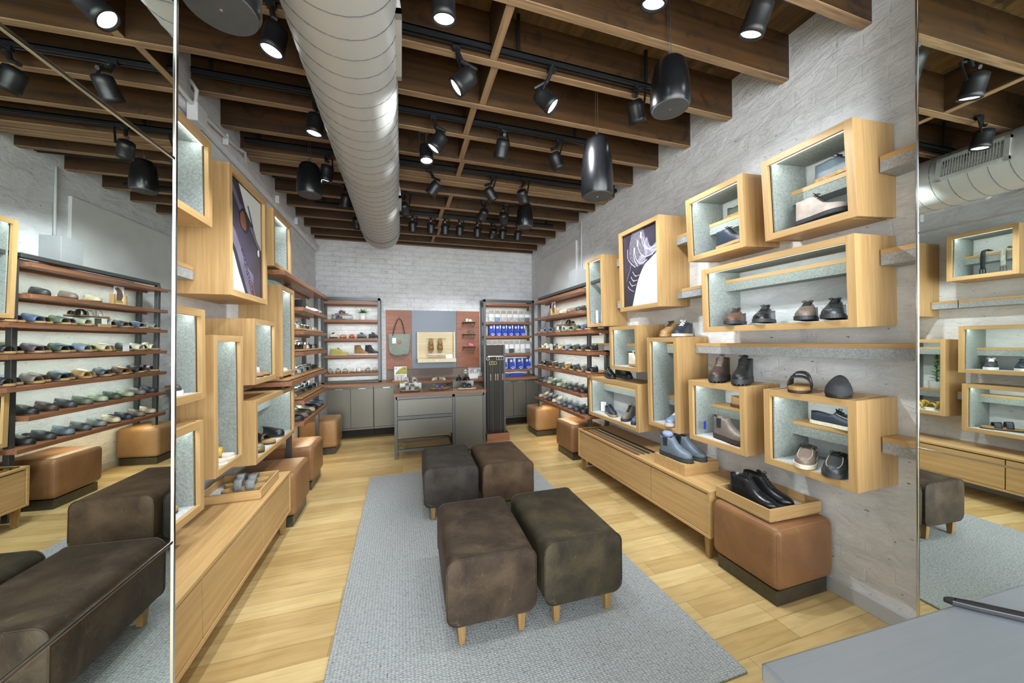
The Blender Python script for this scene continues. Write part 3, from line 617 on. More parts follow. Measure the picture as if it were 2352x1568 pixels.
def poster_left(t, x, hy, hz, side):
    F = pic_mapper(hy, hz, side); mb = MB()
    poly(mb, [(0, 0), (1, 0), (1, 1), (0, 1)], x+0.001, 0, F)
    e1 = smooth_line([(0.0, 0.50), (0.08, 0.44), (0.18, 0.36), (0.30, 0.22), (0.42, 0.10), (0.52, 0.0)])
    e2 = smooth_line([(0.30, 1.0), (0.42, 0.88), (0.50, 0.80), (0.62, 0.74), (0.74, 0.68), (0.78, 0.60), (0.90, 0.54), (1.0, 0.50)])
    poly(mb, e1+[(1.0, 0.0)]+e2[::-1]+[(0.0, 1.0)], x+0.002, 1, F)
    ribbon(mb, e1, 0.035, x+0.003, 3, F)
    poly(mb, smooth_line([(0.02, 0.56), (0.16, 0.56), (0.36, 0.40), (0.56, 0.26), (0.72, 0.20), (0.70, 0.06), (0.68, 0.0), (0.56, 0.0), (0.42, 0.14), (0.20, 0.38), (0.06, 0.46), (0.02, 0.56)]), x+0.0035, 2, F)
    poly(mb, smooth_line([(0.02, 0.96), (0.16, 0.94), (0.30, 0.84), (0.46, 0.78), (0.40, 0.70), (0.24, 0.80), (0.10, 0.90), (0.02, 0.96)]), x+0.0035, 2, F)
    poly(mb, smooth_line([(0.30, 0.74), (0.42, 0.80), (0.56, 0.76), (0.60, 0.66), (0.52, 0.58), (0.38, 0.62), (0.30, 0.74)]), x+0.004, 3, F)
    poly(mb, smooth_line([(0.32, 0.72), (0.40, 0.77), (0.48, 0.72), (0.50, 0.62), (0.42, 0.60), (0.34, 0.64), (0.32, 0.72)]), x+0.0045, 4, F)
    poly(mb, smooth_line([(0.60, 0.66), (0.72, 0.68), (0.84, 0.58), (0.96, 0.52), (0.88, 0.50), (0.74, 0.58), (0.60, 0.66)]), x+0.004, 2, F)
    poly(mb, smooth_line([(0.86, 0.48), (0.92, 0.50), (0.92, 0.43), (0.87, 0.44), (0.86, 0.48)]), x+0.004, 0, F)
    ribbon(mb, [(0.56, 0.86), (0.72, 0.68)], 0.014, x+0.0045, 3, F); ribbon(mb, smooth_line([(0.68, 0.14), (0.72, 0.06), (0.76, 0.0)]), 0.02, x+0.0045, 4, F)
    mb.build('poster_print', [plain('poster_white2', 'D2D8D6', 0.35, var=0.01), print_mat('poster_plum', '3C3544', 0.3, 4), print_mat('poster_lilac', '6A6276', 0.3, 5), print_mat('poster_black', '2B2630'), print_mat('poster_skin', '7E4C3C')], t)
    c = bpy.data.curves.new('lettering', 'FONT'); c.body = 'BIRKENSTOCK'; c.size = 0.052; c.extrude = 0.0004; c.align_x = 'CENTER'; c.materials.append(plain('poster_letter', '3B3344', 0.5))
    tmp = bpy.data.objects.new('tmp', c); me = bpy.data.meshes.new_from_object(tmp); bpy.data.objects.remove(tmp)
    o = bpy.data.objects.new('lettering', me); C.objects.link(o); o.parent = t
    a = F(0.50, 0.21); B_ = F(0.40, 0.34); d = math.atan2(F(0.62, 0.06)[1]-B_[1], F(0.62, 0.06)[0]-B_[0])
    # text plane: local x-> along direction in YZ plane, normal +x
    R = Matrix(((0, 0, 1), (cos(d), -sin(d), 0), (sin(d), cos(d), 0))).to_4x4()
    o.matrix_local = Matrix.Translation((x+0.005, a[0], a[1])) @ R

SH = (2.41, 1.94, 1.47, 1.003)
R_ = radians
BOXES_R = [
 (1.13, 1.588, 2.12, 2.60, 'oak display box highest on the right with navy and beige shoes', (2.41,), 4),
 (1.715, 2.19, 2.118, 2.592, 'oak display box left of the highest one with two dark shoes', (2.40,), 3),
 (1.13, 2.05, 1.565, 2.024, 'long oak display box on the right holding four shoes facing out', (1.94,), 2),
 (3.39, 3.745, 1.665, 2.46, 'tall narrow oak display box with white tubes beside the boot poster', (), 1),
 (2.80, 3.26, 1.204, 1.65, 'small oak display box with a cream boot under the boot poster', (1.468,), 1),
 (2.797, 3.715, 0.635, 1.085, 'long low oak display box over the belts on the right wall', (0.998,), 1),
 (2.30, 2.66, 0.745, 1.528, 'tall narrow oak display box with one blue shoe at its bottom', (1.468, 1.005), 1),
 (1.718, 2.184, 0.743, 1.196, 'oak display box holding a grey ankle boot with blue tag', (1.006,), 1),
 (1.131, 1.594, 0.744, 1.197, 'lowest right oak display box with navy shoe above two moccasins', (1.0,), 0.6),
]
for y0, y1, z0, z1, lb, sh, ti in BOXES_R: display_box(1, y0, y1, z0, z1, lb, shelf=sh, tilt=radians(ti))
display_box(1, 2.49, 3.075, 1.795, 2.585, 'oak framed poster box on right wall with a laced boot picture', tilt=radians(1), poster=poster_right, bw=0.04)
BOXES_L = [
 (1.91, 2.375, 2.15, 2.62, 'oak display box with hanging belts at top of left wall by the mirror', (2.41,)),
 (2.38, 2.757, 0.745, 1.552, 'tall narrow oak display box with a potted succulent on the left wall', (1.47, 1.005)),
 (2.945, 3.405, 1.207, 1.682, 'small oak display box with pale sandals in the left wall middle', (1.47,)),
 (2.955, 3.92, 0.632, 1.092, 'long low oak display box with black clog and buckled sandal on left', (1.0,)),
 (3.365, 3.85, 2.145, 2.625, 'small oak display box high on left beside the plum poster', (2.41,)),
 (3.55, 3.945, 1.21, 2.018, 'tall oak display box at the end of the left rack', ()),
 (1.355, 2.288, 1.213, 1.684, 'long oak display box with two canvas sneakers, left wall by mirror', (1.47,)),
 (1.335, 2.262, 0.634, 1.103, 'lowest long oak display box on left with two-strap sandals', (1.003,)),
]
for y0, y1, z0, z1, lb, sh in BOXES_L: display_box(-1, y0, y1, z0, z1, lb, shelf=sh, felt_back=True)
display_box(-1, 2.583, 3.213, 1.805, 2.62, 'oak framed poster box on left wall with plum leather shoe picture', poster=poster_left, bw=0.04)

# felt-edged ledges between the boxes
def ledge(side, y0, y1, z, label):
    x = XR if side > 0 else XL; s = -side
    t = thing('wall_shelf', label, 'shelf', (x, (y0+y1)/2, z)); h = (y1-y0)/2
    a, b = sorted((s*0.002, s*0.142)); MB().box(a, b, -h, h, -0.024, 0).build('shelf_board', oak('Y'), t, bevel=0.001)
    a, b = sorted((s*0.002, s*0.140)); MB().box(a, b, -h, h, -0.08, -0.024).build('shelf_felt', M['felt_grey'], t)
ledge(1, 0.60, 1.125, 2.41, 'short felt-edged oak shelf right of the highest box, running behind mirror')
ledge(1, 0.60, 1.125, 1.943, 'short felt-edged oak shelf beside the long four-shoe box at mirror')
ledge(1, 0.60, 1.125, 1.004, 'short felt-edged oak shelf beside the lowest right box at mirror')
ledge(1, 0.60, 2.295, 1.472, 'longest felt-edged oak shelf crossing below the four-shoe box')
ledge(1, 1.595, 1.712, 2.41, 'tiny felt-edged oak shelf bridging the two highest right boxes')
ledge(1, 1.60, 1.712, 1.004, 'tiny felt-edged oak shelf bridging the two lowest right boxes')
ledge(1, 2.195, 2.487, 2.405, 'felt-edged oak shelf between boot poster and upper dark shoe box')
ledge(1, 2.055, 2.487, 1.938, 'felt-edged oak shelf between boot poster and four-shoe box')
ledge(1, 3.08, 3.385, 2.405, 'upper felt-edged oak shelf between tall narrow box and boot poster')
ledge(1, 3.08, 3.385, 1.938, 'lower felt-edged oak shelf between tall narrow box and boot poster')
ledge(1, 3.265, 3.935, 1.468, 'felt-edged oak shelf left of cream boot box carrying a black boot')
ledge(-1, 2.38, 2.578, 1.965, 'felt-edged oak shelf left of the plum poster on left wall')
ledge(-1, 0.9, 2.37, 1.965, 'long felt-edged oak shelf below the belt box on left wall')
ledge(-1, 2.292, 2.375, 1.47, 'tiny felt-edged oak shelf beside the canvas sneaker box')
ledge(-1, 2.267, 2.375, 1.003, 'tiny felt-edged oak shelf beside the lowest left box')

# ------------------------------------------------------------------ shelf racks
def post(mb, x, y, z0, z1, w=0.042): mb.box(x-w/2, x+w/2, y-w/2, y+w/2, z0, z1)
def shelf_fill(t, kind_axis, x, y, z, length, off, energy=1.1):
    """thin unseen LED strip and lamp added to brighten the wall behind a shelf; off = parent offset"""
    if kind_axis == 'Y': q = (x-0.006, x+0.006, y-length/2, y+length/2)
    else: q = (x-length/2, x+length/2, y-0.006, y+0.006)
    o = MB().box(q[0], q[1], q[2], q[3], z-0.006, z-0.0003).build('shelf_fill_strip', M['led'], t); o.location = off
    sg = (-1 if x > 0 else 1)
    if kind_axis == 'Y': lip = (x+sg*0.012-0.003, x+sg*0.012+0.003, y-length/2, y+length/2)
    else: lip = (x-length/2, x+length/2, y-0.015, y-0.009)
    o = MB().box(lip[0], lip[1], lip[2], lip[3], z-0.024, z-0.0003).build('strip_hiding_lip', walnut(kind_axis), t); o.location = off  # added lip, hides the strip and blocks its light toward the room
    l = bpy.data.lights.new('shelf_fill', 'AREA'); l.shape = 'RECTANGLE'; l.energy = energy*length; l.color = (0.84, 1.0, 0.95)
    l.size, l.size_y = (0.012, length) if kind_axis == 'Y' else (length, 0.012)
    a = bpy.data.objects.new('shelf_fill', l); C.objects.link(a); a.location = (x, y, z-0.008); return a
def rack_side(side, label, xf, zs, y0s, y1, posts, ztop, lamp_y):
    wx = XR-0.015 if side > 0 else XL+0.015; s = side
    t = thing('shelf_rack', label, 'shelf rack', ((xf+wx)/2, (min(y0s)+y1)/2, 0)); ox, oy = (xf+wx)/2, (min(y0s)+y1)/2
    def shf(o): o.location = (-ox, -oy, 0); return o
    for x, y, zt in posts:
        m = MB(); post(m, x, y, 0.0, zt, 0.042); shf(m.build('post', M['steel'], t, bevel=0.002))
    for xa in sorted({p[0] for p in posts if p[2] >= ztop}):
        ys = [p[1] for p in posts if abs(p[0]-xa) < 0.03]
        MBx = MB().box(xa-0.02, xa+0.02, min(ys)-0.3 if xa == posts[0][0] else min(ys), y1-0.06, ztop, ztop+0.035)
        shf(MBx.build('top_rail', M['steel'], t, bevel=0.002))
    for z, y0 in zip(zs, y0s):
        m = MB().box(min(xf, wx), max(xf, wx), y0, y1, z-0.038, z); m2 = m.build('shelf', walnut('Y'), t, bevel=0.0015); shf(m2)
    for z, y0 in list(zip(zs, y0s))[:-1]: shelf_fill(t, 'Y', xf+s*0.20, (max(y0, 3.98*(s < 0))+y1)/2, z-0.038, y1-max(y0, 3.98*(s < 0))-0.1, (-ox, -oy, 0), 1.3)
    z = zs[-1]-0.038
    m = MB().box(min(xf+s*0.12, xf+s*0.135), max(xf+s*0.12, xf+s*0.135), lamp_y, y1-0.05, z-0.008, z-0.0005); shf(m.build('under_shelf_light', M['ledwarm'], t))
    l = bpy.data.lights.new('under_shelf_lamp', 'AREA'); l.shape = 'RECTANGLE'; l.size = 0.02; l.size_y = y1-lamp_y-0.1; l.energy = 1.6; l.color = (1.0, 0.84, 0.58)
    o = bpy.data.objects.new('under_shelf_lamp', l); C.objects.link(o); o.location = (xf+s*0.127, (lamp_y+y1)/2, z-0.012)
ZR = (2.135, 1.872, 1.624, 1.367, 1.106, 0.850, 0.598)
rack_side(1, 'steel and red-brown wood shoe rack against the right wall', 2.07, ZR, (3.80, 3.80, 3.64, 3.64, 3.64, 3.80, 3.72), 5.37,
    ((2.17, 3.775, 2.17), (2.405, 3.775, 2.17), (2.14, 5.30, 2.17), (2.405, 5.42, 2.17)), 2.17, 4.1)
ZL = (2.12, 1.865, 1.63, 1.415, 1.16, 0.93, 0.715)
rack_side(-1, 'steel and red-brown wood sandal rack against the left wall', -0.93, ZL, (3.40, 3.97, 3.97, 3.97, 3.56, 3.97, 3.97), 5.12,
    ((-1.04, 5.06, 2.13), (-1.29, 4.48, 2.08), (-1.29, 5.55, 2.13), (-1.07, 3.99, 2.08)), 2.13, 4.2)
def rack_back(label, x0, x1, zs, z0, ztop):
    yf = 6.12; t = thing('shelf_rack', label, 'shelf rack', ((x0+x1)/2, 6.25, z0)); ox = (x0+x1)/2
    def shf(o): o.location = (-ox, -6.25, -z0); return o
    for x in (x0+0.02, x1-0.02):
        for y in (yf, 6.38): m = MB(); post(m, x, y, z0, ztop, 0.04); shf(m.build('post', M['steel'], t, bevel=0.002))
    b = MB().box(x0, x1, yf-0.02, yf+0.02, ztop-0.045, ztop)
    for x in (x0+0.02, x1-0.02): b.box(x-0.02, x+0.02, yf, 6.40, ztop-0.045, ztop)
    b.box(x0, x1, yf-0.02, 6.36, z0, z0+0.02)
    shf(b.build('frame_rail', M['steel'], t, bevel=0.002))
    for z in zs: shf(MB().box(x0+0.042, x1-0.042, yf-0.02, 6.40, z-0.04, z).build('shelf', walnut('X'), t, bevel=0.0015))
    for z in zs: shelf_fill(t, 'X', ox, 6.27, z-0.04, x1-x0-0.12, (-ox, -6.25, -z0), 0.8)
ZBL = (2.158, 1.871, 1.577, 1.303, 1.019); ZBR = (2.19, 1.85, 1.605, 1.277, 0.996)
rack_back('steel-framed wooden rack on the left end of the back counter', -1.19, -0.32, ZBL, 0.867, 2.225)
rack_back('steel-framed wooden rack with socks and blue boxes on back counter', 1.40, 2.36, ZBR, 0.867, 2.255)

# back counter and cabinets
ct = MB().box(XL+0.04, XR-0.04, 5.88, YB-0.005, 0.825, 0.865).build('worktop', walnut('X'), bevel=0.002)
tag(ct, 'long red-brown wooden worktop along the back wall', 'worktop')
def back_cab(x0, x1, nd, label):
    t = thing('base_cabinet', label, 'cabinet', ((x0+x1)/2, 6.15, 0)); h = (x1-x0)/2
    MB().box(-h, h, -0.21, 0.25, 0.165, 0.822).build('body', M['cabinet'], t, bevel=0.001)
    MB().box(-h, h, -0.235, -0.20, 0.155, 0.18).build('bottom_rail', M['cabinet'], t)
    MB().box(-h, h, -0.02, 0.25, 0.0, 0.165).build('toe_kick', M['dark_shadow'], t)  # shade of the recess put into the near-black colour
    w = 2*h/nd
    for k in range(nd):
        d = MB().box(-h+k*w+0.003, -h+(k+1)*w-0.003, -0.235, -0.212, 0.185, 0.79).build('door', M['cabinet'], t, bevel=0.0015)
        xx = -h+(k+0.35)*w; MB().box(xx, xx+0.10, -0.240, -0.2305, 0.786, 0.797).build('pull', M['silver'], d)
back_cab(-1.08, -0.425, 2, 'grey steel two-door base cabinet at the left of the back counter')
back_cab(-0.42, -0.02, 1, 'grey steel single-door base cabinet left of the display table')
back_cab(-0.015, 0.73, 2, 'grey steel base cabinet hidden behind the display table')
back_cab(0.735, 1.40, 2, 'grey steel base cabinet behind belt stand')
back_cab(1.405, 2.36, 4, 'grey steel base cabinet at the right end of the back counter')

# ------------------------------------------------------------------ footwear
def lerp_table(T, t):
    for (a, u), (b, v) in zip(T[:-1], T[1:]):
        if t <= b: k = (t-a)/(b-a) if b > a else 0; return u+(v-u)*k
    return T[-1][1]
HW_T = [(0, 0), (.008, .25), (.02, .42), (.05, .62), (.10, .74), (.18, .79), (.30, .78), (.42, .80), (.55, .90), (.66, .99), (.74, 1.0), (.82, .94), (.89, .80), (.94, .62), (.975, .40), (.992, .22), (1, 0)]
def hw(t): return lerp_table(HW_T, t)
TS = [0, .008, .02, .05, .09, .14, .20, .26, .32, .37, .41, .45, .49, .53, .58, .64, .70, .76, .82, .87, .91, .945, .975, .992, 1]
def outline(L, Wd, sc=1.0, ts=None):
    ts = ts or TS
    up_ = [((t-0.5)*L*sc, hw(t)*Wd*sc) for t in ts]
    return up_+[(x, -y) for x, y in up_[-2:0:-1]]
def sole_mb(L, Wd, z0, z1, sc=1.02, lug=False, heel=0, m=0):
    mb = MB(); P = outline(L, Wd, sc); mb.prism(P, z0+(0.006 if lug else 0), z1, m)
    if lug:
        pts = outline(L, Wd, sc*1.0)
        n = len(pts)
        for i in range(0, n, 2):
            a = Vector(pts[i]); b = Vector(pts[(i+1) % n]); c = (a+b)/2; ctr = c*0.80
            d = (b-a)
            if d.length < 0.004: continue
            u = d*0.42; q = [c-u, c+u, ctr+u, ctr-u]
            mb.prism([(p.x, p.y) for p in q], z0, z0+0.008, m)
    return mb
def arch_z(y, w, h):
    c = min(1, abs(y)/max(w, 1e-5))**(1/0.75); return h*(max(0, 1-c*c)**0.5)**0.8
def closed_row(x, w, zb, h, K=20):
    r = []
    for i in range(K+1):
        a = pi*i/K; c = cos(a); sn = max(0, sin(a)); r.append(Vector((x, w*math.copysign(abs(c)**0.75, c), zb+h*sn**0.8)))
    return r
def upper_mb(L, Wd, zb, rimT, crownT, topen, wt=None, th=0.004):
    mb = MB(); rows = []
    for t in TS:
        x = (t-0.5)*L; w = hw(t)*Wd*0.97; h = lerp_table(crownT, t); r = lerp_table(rimT, t)
        cl = closed_row(x, w, zb, h)
        wtop = min(w, wt) if wt else w*0.9
        op = []
        for i in range(7):
            k = i/6; op.append(Vector((x, w+(wtop-w)*k**1.2, zb+r*k)))
        yi = max(0, wtop-th); solid = wtop < th*1.6
        op.append(Vector((x, yi, zb+r)))
        zi = zb+r if solid else zb+0.012
        op.append(Vector((x, yi*0.98, zb+r*0.6 if not solid else zi))); op.append(Vector((x, yi*0.9, zi))); op.append(Vector((x, 0, zi)))
        op = op+[Vector((p.x, -p.y, p.z)) for p in op[-2::-1]]
        k = min(1, max(0, (t-(topen-0.02))/0.04)); rows.append([tuple(a.lerp(b, k)) for a, b in zip(op, cl)])
    mb.grid(rows); return mb
def band_mb(L, Wd, zb, t0, t1, h0, h1, n=5, tw=1.0, skew=0.0, lo=0.0):
    mb = MB(); rows = []
    for k in range(n+1):
        t = t0+(t1-t0)*k/n; x = (t-0.5)*L; w = hw(t)*Wd*tw; h = h0+(h1-h0)*k/n
        row = closed_row(x, w+0.001, zb-0.006, h+0.006, 16)
        row = [(p.x+skew*p.y, p.y, p.z) for p in row]; rows.append(row)
    mb.grid(rows); return mb
def lace_mb(L, Wd, zb, crownT, t0, t1, n, d=0.018, r=0.0024, m=0, bow=True):
    mb = MB(); ts = [t0+(t1-t0)*i/(n-1) for i in range(n)]
    def P(t, y): w = hw(t)*Wd*0.97; return ((t-0.5)*L, y, zb+arch_z(y, w, lerp_table(crownT, t))+r)
    for i, t in enumerate(ts):
        mb.tube([P(t, -d), P(t, -d/2), P(t, 0), P(t, d/2), P(t, d)], r, 5)
        if i < n-1:
            u = ts[i+1]; mb.tube([P(t, -d), P((t+u)/2, 0), P(u, d)], r, 5); mb.tube([P(t, d), P((t+u)/2, 0), P(u, -d)], r, 5)
    if bow:
        a = Vector(P(t0, 0))
        for s_ in (-1, 1):
            mb.tube([a, a+Vector((-0.004, s_*0.012, 0.010)), a+Vector((0.004, s_*0.024, 0.006)), a+Vector((0.008, s_*0.014, 0.0)), a], r, 5)
    return mb
LOWR = [(0, .058), (.1, .060), (.25, .048), (.4, .052), (1, .04)]; LOWC = [(0, .05), (.38, .078), (.45, .078), (.55, .066), (.7, .048), (.85, .038), (.95, .030), (1, .018)]
BOOTR = [(0, .115), (.2, .112), (.4, .118), (1, .1)]; BOOTC = [(0, .1), (.36, .128), (.42, .122), (.5, .092), (.6, .066), (.75, .050), (.87, .042), (.95, .032), (1, .018)]
TALLR = [(0, .165), (.2, .165), (.4, .170), (1, .1)]; TALLC = [(0, .15), (.36, .165), (.42, .15), (.48, .112), (.56, .082), (.66, .060), (.8, .048), (.9, .040), (.96, .03), (1, .02)]
CLOGC = [(0, .03), (.36, .058), (.42, .064), (.54, .060), (.66, .051), (.8, .044), (.9, .039), (.96, .034), (1, .016)]
HEX = {'black': '1B1C1E', 'charcoal': '34373A', 'dark grey': '4A4D50', 'grey': '75797B', 'slate blue': '5F6B77', 'navy': '27303F', 'blue': '465674', 'light blue': '74839A', 'denim blue': '505E7C', 'purple': '555072',
 'brown': '5A3D2E', 'dark brown': '40302A', 'taupe': '726860', 'beige': 'B5A68F', 'sand': 'C2B496', 'cream': 'DED5BF', 'white': 'E4E4E0', 'tan': 'B58A55', 'camel': 'A07B4E', 'olive': '7B7E4E', 'dark green': '3A463C',
 'green': '596253', 'pale green': '969E86', 'yellow green': 'AEA84E', 'mauve': '7A6A60', 'silver': 'A9A9A8', 'gold': 'B08F3E', 'bronze': '6E6544', 'pink': 'D0708A', 'mint': 'A9D0C4', 'coral': 'D0603C', 'orange': 'C98A5E', 'plum': '4E3E4A', 'cork': 'A5824F', 'off white': 'CFCBB8', 'gum': 'A98A5C', 'blush': 'BDAFA6'}
def leather(c, rough=0.42): return plain('%s_upper' % c.replace(' ', '_'), HEX[c], rough, var=0.14, scale=26, bump=0.15, bscale=260)
FEET = {}
def make_shoe(kind, col, sole=None, lace=None, rough=None):
    """builds the first of each kind and colour at the origin, toe along +x"""
    key = (kind, col, sole, lace, rough)
    if key in FEET: return FEET[key]
    L, Wd = 0.265, 0.046
    R = {}
    parts = []
    up_m = leather(col, rough if rough is not None else 0.45)
    if kind in ('clog', 'slide', 'two_strap', 'cross', 'ankle', 'thong', 'closed_clog'):
        sm = plain('sole_'+(sole or 'dark_brown').replace(' ', '_'), HEX.get(sole or 'dark brown'), 0.7, var=0.15)
        parts.append(('sole', sole_mb(L, Wd, 0, 0.011, 1.0).mesh('sole', sm)))
        parts.append(('footbed', sole_mb(L, Wd, 0.011, 0.026, 0.995).mesh('footbed', M['cork'] if sole != 'white' else plain('pale_footbed', 'CFC8B8', 0.7))))
        zb = 0.024
        if kind in ('clog', 'closed_clog'):
            mb = MB(); rows = []
            t00 = 0.40 if kind == 'clog' else 0.36
            for t in [t00, t00+.02]+[q for q in TS if q > t00+.03]: rows.append([tuple(p) for p in closed_row((t-.5)*L, hw(t)*Wd*1.02, zb-0.012, lerp_table(CLOGC, t)+0.006)])
            # tongue rises toward the instep
            r0 = rows[0]; rows.insert(0, [(p[0]-0.030*max(0, 1-abs(p[1])/0.03), p[1], p[2]+0.006*max(0, 1-abs(p[1])/0.03)) for p in r0])
            mb.grid(rows); parts.append(('upper', mb.mesh('upper', up_m, True)))
            if kind == 'closed_clog':
                mb = MB(); rows = []
                for t in TS[:8]: w = hw(t)*Wd; rows.append([((t-.5)*L, w, zb-.01), ((t-.5)*L, w, zb+.03-t*.08), ((t-.5)*L, w*.93, zb+.028-t*.08), ((t-.5)*L, w*.93, zb)])
                mb.grid(rows); mb.grid([[(p[0], -p[1], p[2]) for p in r] for r in rows]); parts.append(('heel_rim', mb.mesh('heel_rim', up_m, True)))
            else:
                b = MB(); b.box(-0.022, 0.0, 0.030, 0.036, 0.05, 0.064); parts.append(('buckle', b.mesh('buckle', M['silver'])))
        elif kind == 'slide':
            parts.append(('strap', band_mb(L, Wd, zb, .46, .86, .068, .040, 6).mesh('strap', up_m, True)))
        elif kind == 'two_strap':
            for a, b_, h0, h1 in ((.28, .45, .062, .058), (.53, .72, .050, .042)):
                parts.append(('strap', band_mb(L, Wd, zb, a, b_, h0, h1, 3, skew=0.12).mesh('strap', up_m, True)))
                t = (a+b_)/2; w = hw(t)*Wd; x = (t-.5)*L
                mb = MB(); mb.M = Matrix.Translation((x+0.002, w*0.66, zb+(h0+h1)/2*0.80)) @ Matrix.Rotation(radians(-42), 4, 'X')
                for q in ((-.012, .012, -.012, -.009), (-.012, .012, .009, .012), (-.012, -.009, -.012, .012), (.009, .012, -.012, .012), (-.0015, .0015, -.010, .010)): mb.box(q[0], q[1], q[2], q[3], 0.001, 0.0045)
                parts.append(('buckle', mb.mesh('buckle', M['silver'])))
        elif kind == 'cross':
            parts.append(('strap', band_mb(L, Wd, zb, .42, .56, .070, .062, 3, skew=0.7).mesh('strap', up_m, True)))
            parts.append(('strap', band_mb(L, Wd*1.02, zb, .44, .58, .072, .064, 3, skew=-0.7).mesh('strap', up_m, True)))
            parts.append(('strap', band_mb(L, Wd, zb, .66, .78, .054, .046, 3).mesh('strap', up_m, True)))
        elif kind in ('ankle', 'thong'):
            parts.append(('strap', band_mb(L, Wd, zb, .62, .74, .052, .042, 3).mesh('strap', up_m, True)))
            parts.append(('strap', band_mb(L, Wd, zb, .34, .42, .072, .068, 3).mesh('strap', up_m, True)))
            mb = MB(); mb.tube([(-0.045, 0.036, zb), (-0.085, 0.034, zb+.04), (-0.118, 0.02, zb+.062), (-0.126, 0, zb+.066), (-0.118, -0.02, zb+.062), (-0.085, -0.034, zb+.04), (-0.045, -0.036, zb)], 0.003, 6)
            if kind == 'ankle': mb.tube([(-0.045+0.03*cos(2*pi*i/20)-0.03, 0.034*sin(2*pi*i/20), zb+0.085+0.01*cos(2*pi*i/20)) for i in range(20)], 0.003, 6, closed=True)
            parts.append(('heel_strap', mb.mesh('heel_strap', up_m, True)))
    else:
        lug = kind in ('hiker', 'chelsea')
        sh = {'low': .020, 'sneaker': .026, 'moc': .020, 'boot': .022, 'hiker': .032, 'chelsea': .032, 'tall': .024, 'chukka': .020}[kind]
        sc = sole or 'charcoal'; sm = plain('sole_'+sc.replace(' ', '_'), HEX[sc], 0.6, var=0.12 if sc != 'cork' else 0.4, scale=60)
        parts.append(('sole', sole_mb(L*1.02, Wd, 0, sh, 1.04, lug).mesh('sole', sm)))
        zb = sh-0.003
        rim, cr, wt, to = {'low': (LOWR, LOWC, .030, .40), 'sneaker': (LOWR, LOWC, .030, .40), 'moc': ([(0, .052), (.3, .040), (.45, .046), (1, .04)], [(0, .05), (.44, .070), (.5, .070), (.6, .058), (.75, .046), (.9, .038), (.96, .030), (1, .016)], .034, .46),
            'boot': (BOOTR, BOOTC, .031, .38), 'hiker': (BOOTR, BOOTC, .033, .38), 'chelsea': (BOOTR, BOOTC, .034, .38), 'chukka': ([(0, .085), (.2, .085), (.4, .09), (1, .08)], [(0, .09), (.38, .10), (.44, .096), (.52, .078), (.62, .060), (.75, .048), (.87, .04), (.95, .03), (1, .018)], .031, .40), 'tall': (TALLR, TALLC, .036, .38)}[kind]
        parts.append(('upper', upper_mb(L, Wd, zb, rim, cr, to, wt).mesh('upper', up_m, True)))
        lc = lace or 'black'; lm = plain('lace_'+lc.replace(' ', '_'), HEX[lc], 0.7)
        if kind == 'chelsea':
            mb = MB()
            for s_ in (-1, 1):
                rows = []
                for t in (.16, .22, .28, .33):
                    w = hw(t)*Wd*0.97; col_ = []
                    for k in (0.42, 0.6, 0.8, 0.99):
                        r = lerp_table(rim, t); col_.append(((t-.5)*L+(0.01 if t < .2 else -0.006)*(1-k), s_*(w+(min(w, wt)-w)*k**1.2+0.0012), zb+r*k))
                    rows.append(col_)
                mb.grid(rows)
            parts.append(('elastic_gusset', mb.mesh('elastic_gusset', plain('elastic', '24262A', 0.8), True)))
            mb = MB(); mb.tube([(-L/2+0.006, 0, zb+.10), (-L/2-0.004, 0, zb+.125), (-L/2+0.008, 0, zb+.13)], 0.004, 6); parts.append(('pull_tab', mb.mesh('pull_tab', up_m, True)))
        elif kind == 'moc':
            mb = MB(); pts = []
            for t in (.52, .6, .7, .8, .88, .92): w = hw(t)*Wd*.97; y = w*0.66; pts.append(((t-.5)*L, y, zb+arch_z(y, w, lerp_table(cr, t))+0.001))
            mb.tube(pts+[(p[0], -p[1], p[2]) for p in pts[::-1]], 0.0018, 5); mb2 = lace_mb(L, Wd, zb, cr, .50, .56, 2, 0.018)
            parts.append(('seam', mb.mesh('seam', plain('seam_thread', 'B9AE98', 0.7), True))); parts.append(('laces', mb2.mesh('laces', lm, True)))
        else:
            n = {'low': 4, 'sneaker': 5, 'chukka': 3, 'boot': 7, 'hiker': 7, 'tall': 8}[kind]
            parts.append(('laces', lace_mb(L, Wd, zb, cr, to+.03, to+(.20 if kind in ('low', 'chukka') else .24), n).mesh('laces', lm, True)))
            mb = MB(); rows = []
            for t in (to-.07, to-.03, to+.02, to+.08):
                x = (t-.5)*L; h = lerp_table(cr, max(t, to))+(to+.02-t)*0.18 if t < to+.02 else lerp_table(cr, t); rows.append([(x-0.004, y, zb+h-abs(y)*0.25-0.002) for y in (-.018, -.009, 0, .009, .018)])
            mb.grid(rows); parts.append(('tongue', mb.mesh('tongue', up_m, True)))
    NAMES = {'clog': 'clog', 'closed_clog': 'clog', 'slide': 'slide_sandal', 'two_strap': 'two_strap_sandal', 'cross': 'cross_strap_sandal', 'ankle': 'ankle_strap_sandal', 'thong': 'strappy_sandal',
        'low': 'lace_up_shoe', 'sneaker': 'canvas_sneaker', 'moc': 'moccasin', 'boot': 'lace_up_boot', 'hiker': 'hiking_boot', 'chelsea': 'ankle_boot', 'tall': 'tall_boot', 'chukka': 'chukka_boot'}
    FEET[key] = [parts, NAMES[kind], None]; return FEET[key]
CAT = {'clog': 'clog', 'slide_sandal': 'sandal', 'two_strap_sandal': 'sandal', 'cross_strap_sandal': 'sandal', 'ankle_strap_sandal': 'sandal', 'strappy_sandal': 'sandal', 'lace_up_shoe': 'shoe', 'canvas_sneaker': 'sneaker',
    'moccasin': 'shoe', 'lace_up_boot': 'boot', 'hiking_boot': 'boot', 'ankle_boot': 'boot', 'tall_boot': 'boot', 'chukka_boot': 'boot'}
